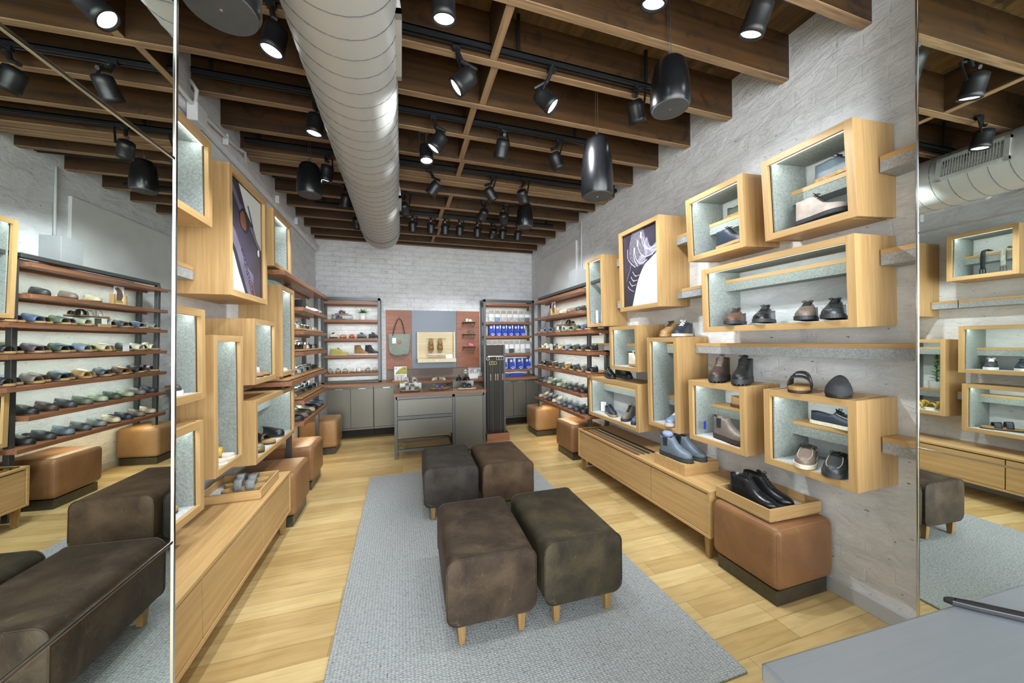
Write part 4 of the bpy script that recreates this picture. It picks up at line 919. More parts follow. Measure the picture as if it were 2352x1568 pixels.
def shoe(kind, col, x, y, z, deg, label, group=None, sole=None, lace=None, scale=1.0, rough=None, rot=None):
    ent = make_shoe(kind, col, sole, lace, rough); parts, nm, first = ent
    if first is None:
        t = thing(nm, label, CAT[nm], (x, y, z), radians(deg), group)
        for pn, me in parts:
            o = bpy.data.objects.new(pn, me); C.objects.link(o); o.parent = t
            if pn in ('strap',) or (pn == 'upper' and nm == 'clog'):
                md = o.modifiers.new('thick', 'SOLIDIFY'); md.thickness = 0.003; md.offset = 0
        ent[2] = t
    else: t = dup(first, (x, y, z), radians(deg), label, group)
    t.scale = (scale,)*3
    if rot: t.rotation_euler = rot
    return t
TOEL = 180; NEAR = -90   # toe towards -X, toe towards the viewer
# --- right wall boxes
shoe('chukka', 'slate blue', 2.355, 1.31, 2.411, -92, 'slate blue laced shoe with cork sole on shelf in highest right box', sole='cork')
shoe('boot', 'blush', 2.215, 1.335, 2.160, -97, 'pale beige ankle-high shoe at the bottom of the highest right box', sole='charcoal', lace='charcoal', scale=0.98)
shoe('low', 'dark green', 2.36, 1.90, 2.401, -92, 'dark green laced shoe on the shelf of the second highest box', sole='cork')
shoe('boot', 'navy', 2.22, 1.885, 2.158, -95, 'dark navy ankle shoe at bottom of the second highest box', sole='gum', scale=0.92)
shoe('low', 'brown', 2.235, 1.875, 1.605, 205, 'brown laced shoe, leftmost of four in the long right box', scale=1.08)
shoe('low', 'black', 2.235, 1.668, 1.605, 205, 'black laced shoe second from left in the long four-shoe box', rough=0.25, scale=1.08)
shoe('low', 'mauve', 2.235, 1.42, 1.605, 205, 'reddish brown laced shoe third from left in the four-shoe box', scale=1.08)
shoe('low', 'charcoal', 2.235, 1.285, 1.605, 203, 'glossy dark shoe at right end of the long four-shoe box', rough=0.25, scale=1.08)
shoe('boot', 'cream', 2.22, 2.95, 1.245, -100, 'cream lace-up boot with gum sole in small box under poster', sole='gum', lace='brown', scale=0.95)
shoe('boot', 'charcoal', 2.36, 2.93, 1.469, -90, 'dark boot on shelf above the cream boot', scale=0.8)
shoe('low', 'navy', 2.23, 3.42, 0.675, -105, 'dark navy laced shoe with gum sole beside a small price card', sole='gum')
shoe('boot', 'taupe', 2.27, 3.145, 0.675, 204, 'taupe lace-up boot between navy shoe and blue boot in low box', sole='dark brown', scale=0.95)
shoe('boot', 'blue', 2.27, 2.985, 0.675, 204, 'blue lace-up boot at right end of the long low box', sole='charcoal', scale=0.9)
shoe('low', 'black', 2.24, 3.45, 1.087, -110, 'glossy black laced shoe on top of the long low right box', rough=0.2, scale=1.05)
shoe('tall', 'black', 2.35, 3.35, 1.087, -95, 'tall black boot standing behind the glossy black shoe', scale=1.1)
shoe('chukka', 'camel', 2.27, 2.545, 1.530, 204, 'olive tan chukka boot on top of the tall narrow right box', sole='gum', scale=1.1)
shoe('chukka', 'navy', 2.27, 2.40, 1.530, 204, 'navy chukka boot beside the olive tan one on tall box', sole='cream', lace='white', scale=1.1)
shoe('sneaker', 'light blue', 2.225, 2.43, 0.785, 195, 'light blue laced shoe at the bottom of tall narrow right box', sole='blush', lace='white')
shoe('hiker', 'dark brown', 2.25, 2.02, 1.198, 208, 'dark brown hiking boot on top of the grey boot box', lace='taupe', scale=1.14)
shoe('hiker', 'black', 2.25, 1.835, 1.198, 208, 'black hiking boot on top of the grey boot box', lace='black', scale=1.14)
shoe('low', 'camel', 2.345, 1.87, 1.008, -92, 'camel shoe on the shelf above the grey ankle boot', sole='brown')
shoe('chelsea', 'taupe', 2.21, 1.90, 0.783, -97, 'taupe grey ankle boot with blue tag inside the display box', sole='dark brown', scale=1.05)
shoe('moc', 'navy', 2.335, 1.33, 1.002, -93, 'navy moccasin with cream sole on shelf of lowest right box', sole='cream', scale=1.02)
shoe('moc', 'mauve', 2.235, 1.43, 0.783, 206, 'taupe moccasin with cream sole in the lowest right box', sole='cream', scale=1.08)
shoe('moc', 'charcoal', 2.235, 1.285, 0.783, 203, 'charcoal moccasin at right inside the lowest right box', sole='charcoal', scale=1.08)
shoe('cross', 'black', 2.24, 1.46, 1.199, 206, 'dark fuzzy strap sandal on top of the lowest right box', scale=1.15)
shoe('clog', 'charcoal', 2.24, 1.27, 1.199, 206, 'dark fuzzy clog on top of the lowest right box', sole='black', rough=0.9, scale=1.15)
g = 'grey ankle boots on the oak riser'
shoe('chelsea', 'slate blue', 2.075, 2.275, 0.563, -84, 'grey-blue ankle boot nearer the room on the oak riser block', g, sole='charcoal', scale=1.08)
shoe('chelsea', 'slate blue', 2.20, 2.265, 0.563, -84, 'grey-blue ankle boot nearer the wall on the oak riser block', g, sole='charcoal', scale=1.08)
g = 'black boots in the oak tray'
shoe('boot', 'black', 2.105, 1.655, 0.466, -88, 'black leather lace-up boot in tray, nearer the room', g, sole='charcoal', rough=0.22, scale=1.12)
shoe('boot', 'black', 2.235, 1.66, 0.466, -84, 'black leather lace-up boot in tray, nearer the wall', g, sole='charcoal', rough=0.22, scale=1.12)
# --- left wall boxes
xl = -1.14
shoe('low', 'tan', -1.26, 1.83, 1.471, 98, 'tan shoe with white sole on shelf of the sneaker box', sole='white')
shoe('sneaker', 'charcoal', xl, 2.13, 1.253, -20, 'charcoal canvas sneaker with white laces in the left long box', sole='white', lace='white')
shoe('sneaker', 'navy', xl, 1.94, 1.253, -20, 'navy canvas sneaker in the left long box', sole='white', lace='navy')
shoe('two_strap', 'charcoal', xl, 2.06, 0.675, 60, 'charcoal two-strap sandal at far end of lowest left box')
shoe('two_strap', 'dark grey', xl, 1.78, 0.675, 60, 'dark grey two-strap sandal nearer the mirror in lowest left box')
shoe('cross', 'gold', xl, 2.62, 0.785, 15, 'gold strap sandal, far one at bottom of the succulent box', sole='white')
shoe('cross', 'gold', xl+0.01, 2.50, 0.785, 15, 'gold strap sandal, near one at bottom of the succulent box', sole='white')
shoe('thong', 'silver', xl, 3.26, 1.247, 20, 'silver strap sandal far one in small left box')
shoe('thong', 'charcoal', xl, 3.12, 1.247, 20, 'dark strap sandal near one in small left box')
shoe('clog', 'black', xl, 3.66, 0.675, -15, 'black buckled clog at the far end of low left box', rough=0.3)
shoe('two_strap', 'black', xl+0.005, 3.42, 0.675, -15, 'black two-strap sandal in front of the black clog in left box', rough=0.25)
shoe('clog', 'bronze', xl, 3.17, 0.675, -10, 'bronze clog at the near end of low left box', rough=0.25)
shoe('cross', 'white', xl, 3.72, 1.25, 20, 'white strap sandal at the bottom of the tall rack-end box', sole='white')
shoe('sneaker', 'mint', xl, 3.76, 2.02, 60, 'mint green shoe on top of the tall rack-end box', sole='white', lace='white', scale=0.9)
g = 'grey buckled sandals in the oak tray'
shoe('two_strap', 'grey', -1.03, 2.86, 0.491, 12, 'grey two-strap sandal in tray, nearer the viewer', g, sole='taupe', scale=1.0)
shoe('two_strap', 'grey', -1.06, 2.985, 0.491, 12, 'grey two-strap sandal in tray, farther from the viewer', g, sole='taupe', scale=1.0)
# --- racks
ORD = ['first', 'second', 'third', 'fourth', 'fifth', 'sixth', 'seventh', 'eighth', 'ninth', 'tenth', 'eleventh', 'twelfth', 'thirteenth', 'fourteenth', 'fifteenth', 'sixteenth']
SHN = {0: 'top', 1: 'second', 2: 'third', 3: 'fourth', 4: 'fifth', 5: 'lowest'}
KN = {'slide': 'slide sandal', 'clog': 'clog', 'closed_clog': 'closed clog', 'two_strap': 'two-strap sandal', 'cross': 'cross-strap sandal', 'ankle': 'ankle-strap sandal', 'thong': 'strappy sandal', 'low': 'flat shoe'}
def rack_row(side, si, z, y0, y1, items, stag=0.0, deg0=0, back=0.0):
    n = len(items); k = 0
    for i, it in enumerate(items):
        if it is None: continue
        kind, col = it[:2]; y = y0+(y1-y0)*i/max(1, n-1)
        x = (2.225 if side > 0 else -1.085)+(stag if i % 2 else 0)*side+back*side
        deg = (180-deg0) if side > 0 else deg0
        shoe(kind, col, x, y, z, deg, '%s %s, %s from near end, %s shoe shelf of %s rack' % (col, KN[kind], ORD[k], SHN[si], 'right' if side > 0 else 'left'),
             'shoes on the %s shelf of the %s rack' % (SHN[si], 'right' if side > 0 else 'left'), sole=(it[2] if len(it) > 2 else None))
        k += 1
s_ = 'slide'; c_ = 'clog'
rack_row(1, 0, 1.873, 4.02, 4.52, [(c_, 'charcoal'), (c_, 'mauve'), (c_, 'sand')], deg0=-25)
rack_row(1, 1, 1.625, 3.72, 5.28, [(s_, 'charcoal'), (s_, 'purple'), (s_, 'blue'), (s_, 'olive'), (s_, 'green'), (s_, 'denim blue'), (s_, 'pale green'), None, None, (s_, 'charcoal'), (s_, 'dark grey'), (s_, 'navy'), (s_, 'blue'), (s_, 'cream'), (s_, 'grey')], stag=0.045)
rack_row(1, 2, 1.368, 3.72, 5.28, [(s_, 'black'), (s_, 'charcoal'), (s_, 'plum'), (s_, 'grey'), (s_, 'dark green'), (s_, 'blue'), (s_, 'light blue'), (s_, 'olive'), (s_, 'sand'), (s_, 'cream'), None, (s_, 'charcoal'), (s_, 'off white'), (s_, 'dark green'), ('cross', 'cream')], stag=0.05)
rack_row(1, 3, 1.107, 3.72, 5.28, [(s_, 'black'), (s_, 'light blue'), (s_, 'taupe'), (s_, 'mauve'), (s_, 'charcoal'), (s_, 'light blue'), (s_, 'camel'), (s_, 'cream'), (s_, 'dark grey'), (s_, 'slate blue'), (s_, 'brown'), (s_, 'tan'), (s_, 'black'), ('two_strap', 'black'), ('two_strap', 'plum')], stag=0.05)
rack_row(1, 4, 0.851, 3.92, 5.26, [(c_, 'black'), (c_, 'dark brown'), (c_, 'charcoal'), (c_, 'green'), (c_, 'pale green'), (c_, 'dark green'), (c_, 'pale green'), (c_, 'taupe'), (c_, 'navy')], deg0=-12)
rack_row(1, 5, 0.599, 3.90, 5.26, [('closed_clog', 'black'), ('closed_clog', 'charcoal'), (c_, 'slate blue'), (c_, 'dark grey'), (c_, 'grey'), (c_, 'sand'), ('closed_clog', 'navy'), (c_, 'mauve'), (c_, 'beige')], deg0=-12)
rack_row(-1, 0, 1.866, 4.72, 4.95, [('low', 'white'), ('low', 'silver')], deg0=10)
rack_row(-1, 1, 1.631, 4.05, 4.98, [('thong', 'silver'), ('thong', 'white'), ('thong', 'taupe'), ('ankle', 'grey'), ('ankle', 'charcoal'), ('thong', 'silver'), ('thong', 'white'), ('thong', 'sand')], deg0=5)
rack_row(-1, 2, 1.416, 4.05, 4.98, [('two_strap', 'black'), ('two_strap', 'charcoal'), ('ankle', 'black'), ('ankle', 'tan'), ('ankle', 'white'), ('ankle', 'black'), ('thong', 'silver'), ('thong', 'charcoal')], deg0=5)
rack_row(-1, 3, 1.161, 3.62, 5.02, [('two_strap', 'tan'), ('two_strap', 'brown'), ('two_strap', 'black'), ('two_strap', 'white'), ('two_strap', 'light blue'), ('two_strap', 'white'), ('two_strap', 'slate blue'), ('two_strap', 'silver'), ('two_strap', 'black'), ('two_strap', 'taupe'), ('two_strap', 'charcoal'), ('two_strap', 'dark brown'), ('two_strap', 'black')], deg0=5)
rack_row(-1, 4, 0.931, 4.04, 5.02, [('two_strap', 'sand'), ('two_strap', 'mauve'), ('two_strap', 'taupe'), ('two_strap', 'dark green'), ('two_strap', 'grey'), ('two_strap', 'charcoal'), ('ankle', 'black'), ('two_strap', 'slate blue'), ('ankle', 'black'), ('ankle', 'silver')], deg0=5)
rack_row(-1, 5, 0.716, 4.04, 5.00, [('clog', 'black'), ('clog', 'mauve'), ('clog', 'dark green'), ('clog', 'sand'), ('clog', 'black'), ('clog', 'slate blue'), ('closed_clog', 'slate blue')], deg0=8)
# --- back left rack (front is -Y)
def bk(px): return -1.19+(px-742)*0.00658
for i, (px, k, c, dg, lb) in enumerate(((765, 'sneaker', 'cream', -100, 'cream'), (787, 'closed_clog', 'orange', -95, 'orange and cream'), (807, 'closed_clog', 'coral', -90, 'coral red'), (829, 'sneaker', 'grey', -55, 'grey'), (856, 'sneaker', 'charcoal', -55, 'charcoal'))):
    shoe(k, c, bk(px), 6.245, 1.578, dg, '%s low shoe on the middle shelf of the back left rack' % lb, 'shoes on back left rack middle shelf', scale=0.85)
shoe('chukka', 'yellow green', bk(778), 6.24, 1.304, 0, 'yellow green suede shoe shown side-on in the back left rack', sole='sand')
shoe('tall', 'camel', bk(828), 6.24, 1.304, -15, 'tan and white tall lace-up boot in the back left rack', sole='white', scale=0.85)
shoe('tall', 'charcoal', bk(853), 6.24, 1.304, -15, 'black tall lace-up boot with white sole in back left rack', sole='white', scale=0.85)
for px, k, c, dg, o_ in ((758, 'two_strap', 'grey', -80, 'first'), (775, 'two_strap', 'charcoal', -80, 'second'), (791, 'two_strap', 'olive', -80, 'third'), (817, 'cross', 'white', -5, 'fourth'), (843, 'two_strap', 'dark green', -90, 'fifth'), (859, 'two_strap', 'silver', -90, 'sixth')):
    shoe(k, c, bk(px), 6.24, 1.02, dg, '%s sandal, %s from left, lowest shelf of back left rack' % (c, o_), 'sandals on back left rack lowest shelf', scale=0.85)
rs = MB().box(-0.15, 0.15, -0.08, 0.08, 0.086, 0.092).box(-0.15, -0.144, -0.08, 0.08, 0, 0.086).box(0.144, 0.15, -0.08, 0.08, 0, 0.086).build('display_riser', plain('frosted_acrylic', 'AEB2B2', 0.3))
rs.location = (bk(784), 6.30, 1.872); tag(rs, 'clear riser with sandals on the top shelf of back left rack', 'display riser')
shoe('cross', 'plum', bk(783), 6.27, 1.965, 0, 'dark patterned sandal on the clear riser in back left rack', scale=0.75)
shoe('cross', 'purple', bk(778), 6.17, 1.872, 0, 'lilac patterned sandal in front of the riser in back left rack', scale=0.75)

# ------------------------------------------------------------------ plants
def leaf_plant(name, label, x, y, z, potr, poth, n, ll, lw, mat, spread, seed, rows=1, potm=None):
    rnd = random.Random(seed); t = thing(name, label, 'plant', (x, y, z))
    MB().lathe([(potr*0.85, 0), (potr*0.9, 0.004), (potr*0.92, poth*0.5), (potr*0.80 if rows == 1 else potr, poth), (potr*0.72 if rows == 1 else potr*0.92, poth), (potr*0.7, poth*0.85)], n=28).build('pot', potm or M['pot'], t, True, auto=True)
    m = MB()
    for i in range(n):
        a = 2.4*i+rnd.random()*0.4; el = spread*(1-0.75*i/n)+rnd.random()*0.15; zz = poth*0.9+(rows-1)*0.012*i
        d = Vector((cos(a)*cos(pi/2-el), sin(a)*cos(pi/2-el), sin(pi/2-el))); s = Vector((-sin(a), cos(a), 0)); L_ = ll*(0.75+0.4*rnd.random())*(1 if rows == 1 else (1-0.5*i/n))
        u = d.cross(s); rows_ = []
        for k in range(6):
            q = k/5; w = lw*sin(pi*(0.12+0.88*q))**0.8*(1 if k < 5 else 0.1)
            c = Vector((0, 0, zz))+d*(L_*q)+Vector((0, 0, -L_*0.25*q*q))
            rows_.append([tuple(c-s*w), tuple(c-u*w*0.25), tuple(c+s*w), tuple(c+u*w*0.5)])
        m.grid(rows_, closed=True)
    if rows > 1: m.tube([(0, 0, poth*0.8), (0, 0, poth+0.012*n)], 0.006, 6)
    m.build('leaves', mat, t, True)
leaf_plant('potted_succulent', 'green spiky succulent in a tall white pot, back left rack', bk(832), 6.24, 1.872, 0.05, 0.115, 26, 0.13, 0.010, M['leaf'], 1.25, 3)
leaf_plant('potted_plant', 'yellow green spiky plant on the top shelf of the left rack', -1.06, 4.42, 1.866, 0.035, 0.05, 30, 0.13, 0.006, M['leafy'], 1.2, 5, potm=M['pot'])
leaf_plant('potted_succulent', 'green leafy succulent in white bowl inside tall left box', -1.245, 2.565, 1.006, 0.065, 0.085, 26, 0.085, 0.013, plain('succulent_green', '5C8356', 0.45, var=0.3), 1.25, 9, rows=2)
b = MB().box(-0.05, 0.05, -0.05, 0.05, 0, 0.09).build('display_block', M['black'], bevel=0.002); b.location = (-1.02, 4.20, 1.866); tag(b, 'dark display block beside the plant on left rack top shelf', 'display block')

# ------------------------------------------------------------------ trays, riser, belts, tags
def tray(label, x0, x1, y0, y1, z, rz=0, h=0.072):
    t = thing('oak_tray', label, 'tray', ((x0+x1)/2, (y0+y1)/2, z), rz); a, b = (x1-x0)/2, (y1-y0)/2
    MB().box(-a, a, -b, b, 0, 0.008).build('base', oak('Y'), t)
    MB().box(-a+0.01, a-0.01, -b+0.01, b-0.01, 0.008, 0.0115).build('felt_base', M['felt_pale'], t)
    for n_, q in (('side', (-a, -a+0.011, -b, b)), ('side', (a-0.011, a, -b, b)), ('end', (-a+0.011, a-0.011, -b, -b+0.011)), ('end', (-a+0.011, a-0.011, b-0.011, b))):
        MB().box(q[0], q[1], q[2], q[3], 0.0, h).build(n_, oak('Y' if n_ == 'side' else 'X'), t, bevel=0.001)
tray('pale oak tray with black boots resting on the nearest tan ottoman', 2.0, 2.41, 1.465, 1.835, 0.4525, -0.03)
tray('pale oak tray with grey buckled sandals on the left low cabinet', -1.245, -0.893, 2.70, 3.085, 0.4785, 0.02, 0.06)
rb = MB().box(-0.165, 0.165, -0.165, 0.165, 0, 0.083).build('riser_block', oak('X'), bevel=0.001); rb.location = (2.183, 2.29, 0.478); tag(rb, 'pale oak riser block carrying two grey-blue ankle boots', 'riser block')
for i, (x, c, nm) in enumerate(((2.012, '6B4630', 'brown belt nearest the cabinet front edge, lying flat'), (2.068, '53523F', 'olive brown belt lying second from the cabinet front edge'), (2.124, '3C3428', 'dark brown belt lying third from the cabinet front edge'), (2.185, '2E2922', 'darkest belt lying farthest from the cabinet front edge'))):
    t = thing('belt', nm, 'belt', (x, 3.13+0.0*i, 0.4785), 0, 'belts on the right low cabinet')
    P = [(-0.019, -0.46), (0, -0.49), (0.019, -0.46), (0.019, 0.46), (-0.019, 0.46)]
    MB().prism(P, 0, 0.004).build('strap', plain('belt_'+c, c, 0.5), t, bevel=0.0008)
    m = MB()
    for q in ((-.026, .026, .455, .462), (-.026, .026, .51, .517), (-.026, -.019, .455, .517), (.019, .026, .455, .517), (-.002, .002, .46, .51)): m.box(q[0], q[1], q[2], q[3], 0.002, 0.010)
    m.build('buckle', M['gold'], t)
def tagcard(label, x, y, z, w, h, mat, rz=0, d=0.002, name='hang_tag', cat='tag'):
    o = MB().box(-w/2, w/2, -d/2, d/2, 0, h).build(name, mat, bevel=0.0004); o.location = (x, y, z); o.rotation_euler = (0, 0, rz); tag(o, label, cat); return o
tagcard('blue oval tag hanging behind the grey ankle boot heel', 2.16, 2.075, 0.83, 0.035, 0.06, plain('blue_tag', '2B46B8', 0.4), 0.3)
tagcard('small white price card behind the navy shoe, low right box', 2.25, 3.60, 0.675, 0.06, 0.11, M['paper'], -0.7, name='price_card', cat='card')
tagcard('white folded card beside the white riser on left mirror side rack', 2.16, 4.88, 1.368, 0.07, 0.085, M['paper'], -1.4, name='price_card', cat='card')
# sock cuff on the grey boot
sk = MB().lathe([(0.030, 0), (0.037, 0.008), (0.036, 0.02), (0.030, 0.03), (0.024, 0.024), (0.022, 0.0)], n=24).build('wool_sock', plain('speckled_blue_wool', '8A97B8', 0.95, var=0.45, scale=220, bump=0.8, bscale=300), None, True)
sk.location = (2.075, 2.365, 0.563+0.150); sk.scale = (1.0, 1.15, 1.25); tag(sk, 'speckled blue and white wool sock rolled over grey boot top', 'sock')
# white tubes in tall narrow box
for i, (y, h) in enumerate(((3.62, 0.15), (3.54, 0.155), (3.49, 0.16))):
    t = thing('care_tube', ('left', 'middle', 'right')[i]+' white tube standing at the bottom of the tall narrow box', 'tube', (2.19+0.02*i, y, 1.706), 0, 'white tubes in the tall narrow box')
    MB().lathe([(0.014, 0), (0.015, 0.02)], n=16).build('cap', M['paper'], t, True)
    m = MB(); n = 16; m.grid([[(0.017*cos(2*pi*j/n), 0.017*sin(2*pi*j/n)*(1-k), 0.02+(h-0.02)*k) for j in range(n)] for k in (0, .3, .6, .9, .99)], closed=True); m.build('tube_body', plain('pale_tube', 'D6DCE6', 0.4, var=0.02), t, True)
# hanging belts in the left top box
for y, c, bc, nm in ((2.20, '23262A', 'black', 'black woven belt hanging in the left top display box'), (2.07, 'B9B8AA', 'silver', 'pale belt with silver buckle hanging in left top display box'), (1.965, 'B96F68', 'silver', 'red patterned belt hanging at right in left top display box')):
    t = thing('belt', nm, 'belt', (-1.17, y, 2.411), 0.1, 'belts hanging in the left top box')
    m = MB(); m.grid([[(p[0], -0.017, p[1]), (p[0], 0.017, p[1])] for p in ((-0.10, 0.035), (-0.04, 0.045), (-0.01, 0.03), (0.0, 0.005), (0.003, -0.05), (0.003, -0.12), (0.003, -0.15))])
    m.build('strap', plain('belt_'+c, c, 0.6, var=0.4, scale=90), t, True, solid=0.003)
    m = MB()
    for q in ((-.022, .022, -.155, -.150), (-.022, .022, -.20, -.195), (-.022, -.017, -.20, -.15), (.017, .022, -.20, -.15), (-.002, .002, -.195, -.15)): m.box(0.0, 0.006, q[0], q[1], q[2], q[3])
    m.build('buckle', M['black'] if bc == 'black' else M['silver'], t)

# picture display, riser and card on the right rack
t = thing('picture_stand', 'picture of a shoe between two wooden blocks, right rack top shelf', 'picture stand', (2.14, 4.74, 1.873), radians(-90))
for s in (-1, 1): MB().box(s*0.075-0.013, s*0.075+0.013, -0.02, 0.02, 0, 0.11).build('wood_block', oak('Z'), t, bevel=0.001)
m = MB().box(-0.062, 0.062, -0.004, 0.0, 0.012, 0.20, 0); m.add([(u, -0.0046, v) for u, v in ((-.055, .10), (-.03, .16), (.02, .19), (.058, .17), (.03, .14), (.035, .05), (-.02, .03), (-.04, .07))], [tuple(range(8))], 1); m.add([(u, -0.0047, v) for u, v in ((-.058, .02), (.05, .02), (.055, .05), (-.05, .045))], [(0, 1, 2, 3)], 2)
m.build('picture', [M['paper'], plain('brown_print', '6A5648', 0.5, var=0.4, scale=40), plain('gold_print', 'B79A4A', 0.5)], t); MB().box(-0.062, 0.062, -0.02, 0.02, 0, 0.012).build('base', oak('X'), t)
t = thing('display_riser', 'clear riser with wooden card holder on the right rack second shelf', 'display riser', (2.19, 4.53, 1.625), radians(-90))
MB().box(-0.10, 0.10, -0.07, 0.07, 0.084, 0.090).box(-0.10, -0.095, -0.07, 0.07, 0, 0.084).box(0.095, 0.10, -0.07, 0.07, 0, 0.084).build('riser', plain('frosted_acrylic', 'AEB2B2', 0.3), t)
MB().box(-0.06, 0.06, -0.092, -0.072, 0, 0.03).build('card_holder', oak('X'), t, bevel=0.001); MB().box(-0.03, 0.03, -0.083, -0.081, 0.02, 0.085).build('card', M['paper'], t)
shoe('cross', 'white', 2.19, 4.53, 1.717, -70, 'white cross-strap sandal raised on the clear riser, right rack', scale=0.9)
shoe('cross', 'charcoal', 2.25, 4.44, 1.717, -75, 'dark cross-strap sandal beside the white one on clear riser', scale=0.85)

# ------------------------------------------------------------------ display table
def display_table():
    x0, x1, y0, y1 = -0.105, 1.115, 4.735, 5.30; t = thing('display_table', 'steel-framed display table with a red-brown wooden top', 'table', ((x0+x1)/2, (y0+y1)/2, 0), 0.0)
    a, b = (x1-x0)/2, (y1-y0)/2
    MB().box(-a, a, -b, b, 0.80, 0.845).build('tabletop', walnut('X'), t, bevel=0.002)
    for sx in (-1, 1):
        for sy in (-1, 1): MB().box(sx*(a-0.03)-0.018, sx*(a-0.03)+0.018, sy*(b-0.03)-0.018, sy*(b-0.03)+0.018, 0.008, 0.80).lathe([(0.010, 0), (0.010, 0.01)], (sx*(a-0.03), sy*(b-0.03), 0), n=10).build('leg', M['steel'], t, bevel=0.001)
    xm = 0.665-(x0+x1)/2
    MB().box(xm-0.018, xm+0.018, -b+0.012, -b+0.048, 0.07, 0.80).build('divider_post', M['steel'], t, bevel=0.001)
    MB().box(-a+0.03, a-0.03, -b+0.012, -b+0.045, 0.765, 0.80).build('apron', M['steel'], t)
    MB().box(-a+0.05, xm-0.018, -b+0.016, -b+0.045, 0.505, 0.545).build('middle_rail', M['steel'], t)
    for y in (-b+0.03, b-0.03): MB().box(-a+0.05, xm, y-0.016, y+0.016, 0.085, 0.12).build('stretcher', M['steel'], t)
    MB().box(-a+0.015, -a+0.045, -b+0.048, b-0.048, 0.085, 0.12).build('side_stretcher', M['steel'], t)
    MB().box(xm-0.015, xm+0.015, -b+0.048, b-0.048, 0.085, 0.11).build('side_stretcher', M['steel'], t)
    for z0, z1 in ((0.55, 0.762), (0.285, 0.50)):
        MB().box(-a+0.052, xm-0.02, -b+0.006, -b+0.04, z0, z1).build('drawer_front', M['cabinet'], t, bevel=0.003)
        MB().box(-a+0.06, xm-0.03, -b+0.041, b-0.06, z0+0.005, z1-0.01).build('drawer_body', M['cabinet'], t)
    MB().box(xm+0.02, a-0.05, -b+0.014, -b+0.04, 0.04, 0.762).build('door', M['cabinet'], t, bevel=0.002)
    MB().box(xm+0.02, a-0.05, -b+0.041, b-0.05, 0.04, 0.762).build('cupboard_body', M['cabinet'], t)
display_table()
def riser(x, y, z, w, d, h, label):
    o = MB().box(-w/2, w/2, -d/2, d/2, 0, h).build('display_riser', plain('smoky_acrylic', '85857F', 0.15, 0.3, var=0.03), bevel=0.002); o.location = (x, y, z); tag(o, label, 'display riser')
riser(0.12, 5.14, 0.846, 0.29, 0.17, 0.095, 'smoky riser box under the white sandals on display table')
riser(0.85, 5.14, 0.846, 0.30, 0.17, 0.095, 'smoky riser box under the black clogs on display table')
g = 'white sandals on the display table riser'
shoe('slide', 'white', 0.065, 5.13, 0.943, -100, 'white double-band sandal on riser, left of the pair', g, sole='white', scale=0.8)
shoe('slide', 'white', 0.165, 5.13, 0.943, -80, 'white double-band sandal on riser, right of the pair', g, sole='white', scale=0.8)
g = 'black clogs on the display table riser'
shoe('clog', 'black', 0.795, 5.13, 0.943, -98, 'glossy black clog on riser, left of the pair', g, rough=0.2, scale=0.85)
shoe('clog', 'black', 0.900, 5.13, 0.943, -84, 'glossy black clog on riser, right of the pair', g, rough=0.2, scale=0.85)
shoe('two_strap', 'silver', 0.11, 4.90, 0.846, 0, 'silver two-strap sandal on table before the left riser', sole='dark brown')
shoe('two_strap', 'purple', 0.505, 4.97, 0.846, 0, 'purple patterned sandal in the middle of the display table', sole='plum')
shoe('two_strap', 'navy', 0.87, 4.88, 0.846, 0, 'navy two-strap sandal on table before the right riser', sole='cream')

# ------------------------------------------------------------------ back wall panel group
def peg_panel(x0, x1, label):
    t = thing('pegboard_panel', label, 'pegboard', ((x0+x1)/2, 6.385, 1.04)); h = (x1-x0)/2
    m = MB().box(-h, h, 0, 0.03, 0, 1.02, 0); nx = 5; nz = 10
    for i in range(nx):
        for k in range(nz):
            cx = -h+0.05+(2*h-0.1)*i/(nx-1); cz = 0.07+0.095*k
            m.add([(cx+0.005*cos(q*pi/4), -0.0006, cz+0.005*sin(q*pi/4)) for q in range(8)], [tuple(range(8))], 1)
    m.build('board', [wood('pegboard_veneer', '7E4A30', 'A4674A', 'X', 0.45, streak=0.5), M['black']], t)
peg_panel(-0.25, 0.172, 'left reddish wood pegboard panel behind the canvas bag')
peg_panel(0.96, 1.385, 'right reddish wood pegboard panel with three small wire shelves')
o = MB().box(-0.39, 0.39, 0, 0.03, 0, 1.02).build('back_panel', brushed('blue_grey_steel', '5C6066', 'Z', 0.4, 0.6), bevel=0.001); o.location = (0.566, 6.383, 1.04); tag(o, 'brushed steel back panel between the two wood pegboards', 'panel')
o = MB().box(-0.60, 0.82, 0, 0.012, 0, 0.165).build('backsplash', plain('taupe_board', '7C7268', 0.7)); o.location = (0.35, 6.40, 0.87); tag(o, 'taupe backsplash strip above the back counter', 'backsplash')
t = thing('display_case', 'cream wooden wall display case holding two upright sandals', 'display case', (0.588, 6.38, 1.155))
m = MB().box(-0.315, 0.315, -0.012, 0.0, 0.0, 0.525).build('back_board', wood('cream_ash', 'CDB88E', 'E3D3AE', 'X', 0.5, streak=0.3), t)
for sx in (-1, 1): MB().box(sx*0.315-0.011, sx*0.315+0.011, -0.10, 0.0, 0.062, 0.525).build('side', M['cream'], t)
MB().box(-0.325, 0.325, -0.24, -0.012, 0.0, 0.062).build('ledge', M['cream'], t, bevel=0.002)
MB().lathe([(0.001, 0.0), (0.009, 0.0), (0.010, 0.004)], (0.0, -0.241, 0.031), axis='Y', n=16, cap=False).build('lock', M['silver'], t)
MB().tube([(-0.17, -0.05, 0.405), (0.17, -0.05, 0.405)], 0.004, 6).build('hanging_rod', M['silver'], t, True)
MB().box(-0.15, 0.15, -0.14, -0.05, 0.13, 0.142).build('acrylic_shelf', plain('bright_acrylic', 'D8DAD4', 0.1), t)
tagcard('white price card in the cream wall display case', 0.80, 6.20, 1.218, 0.12, 0.07, M['paper'], name='price_card', cat='card')
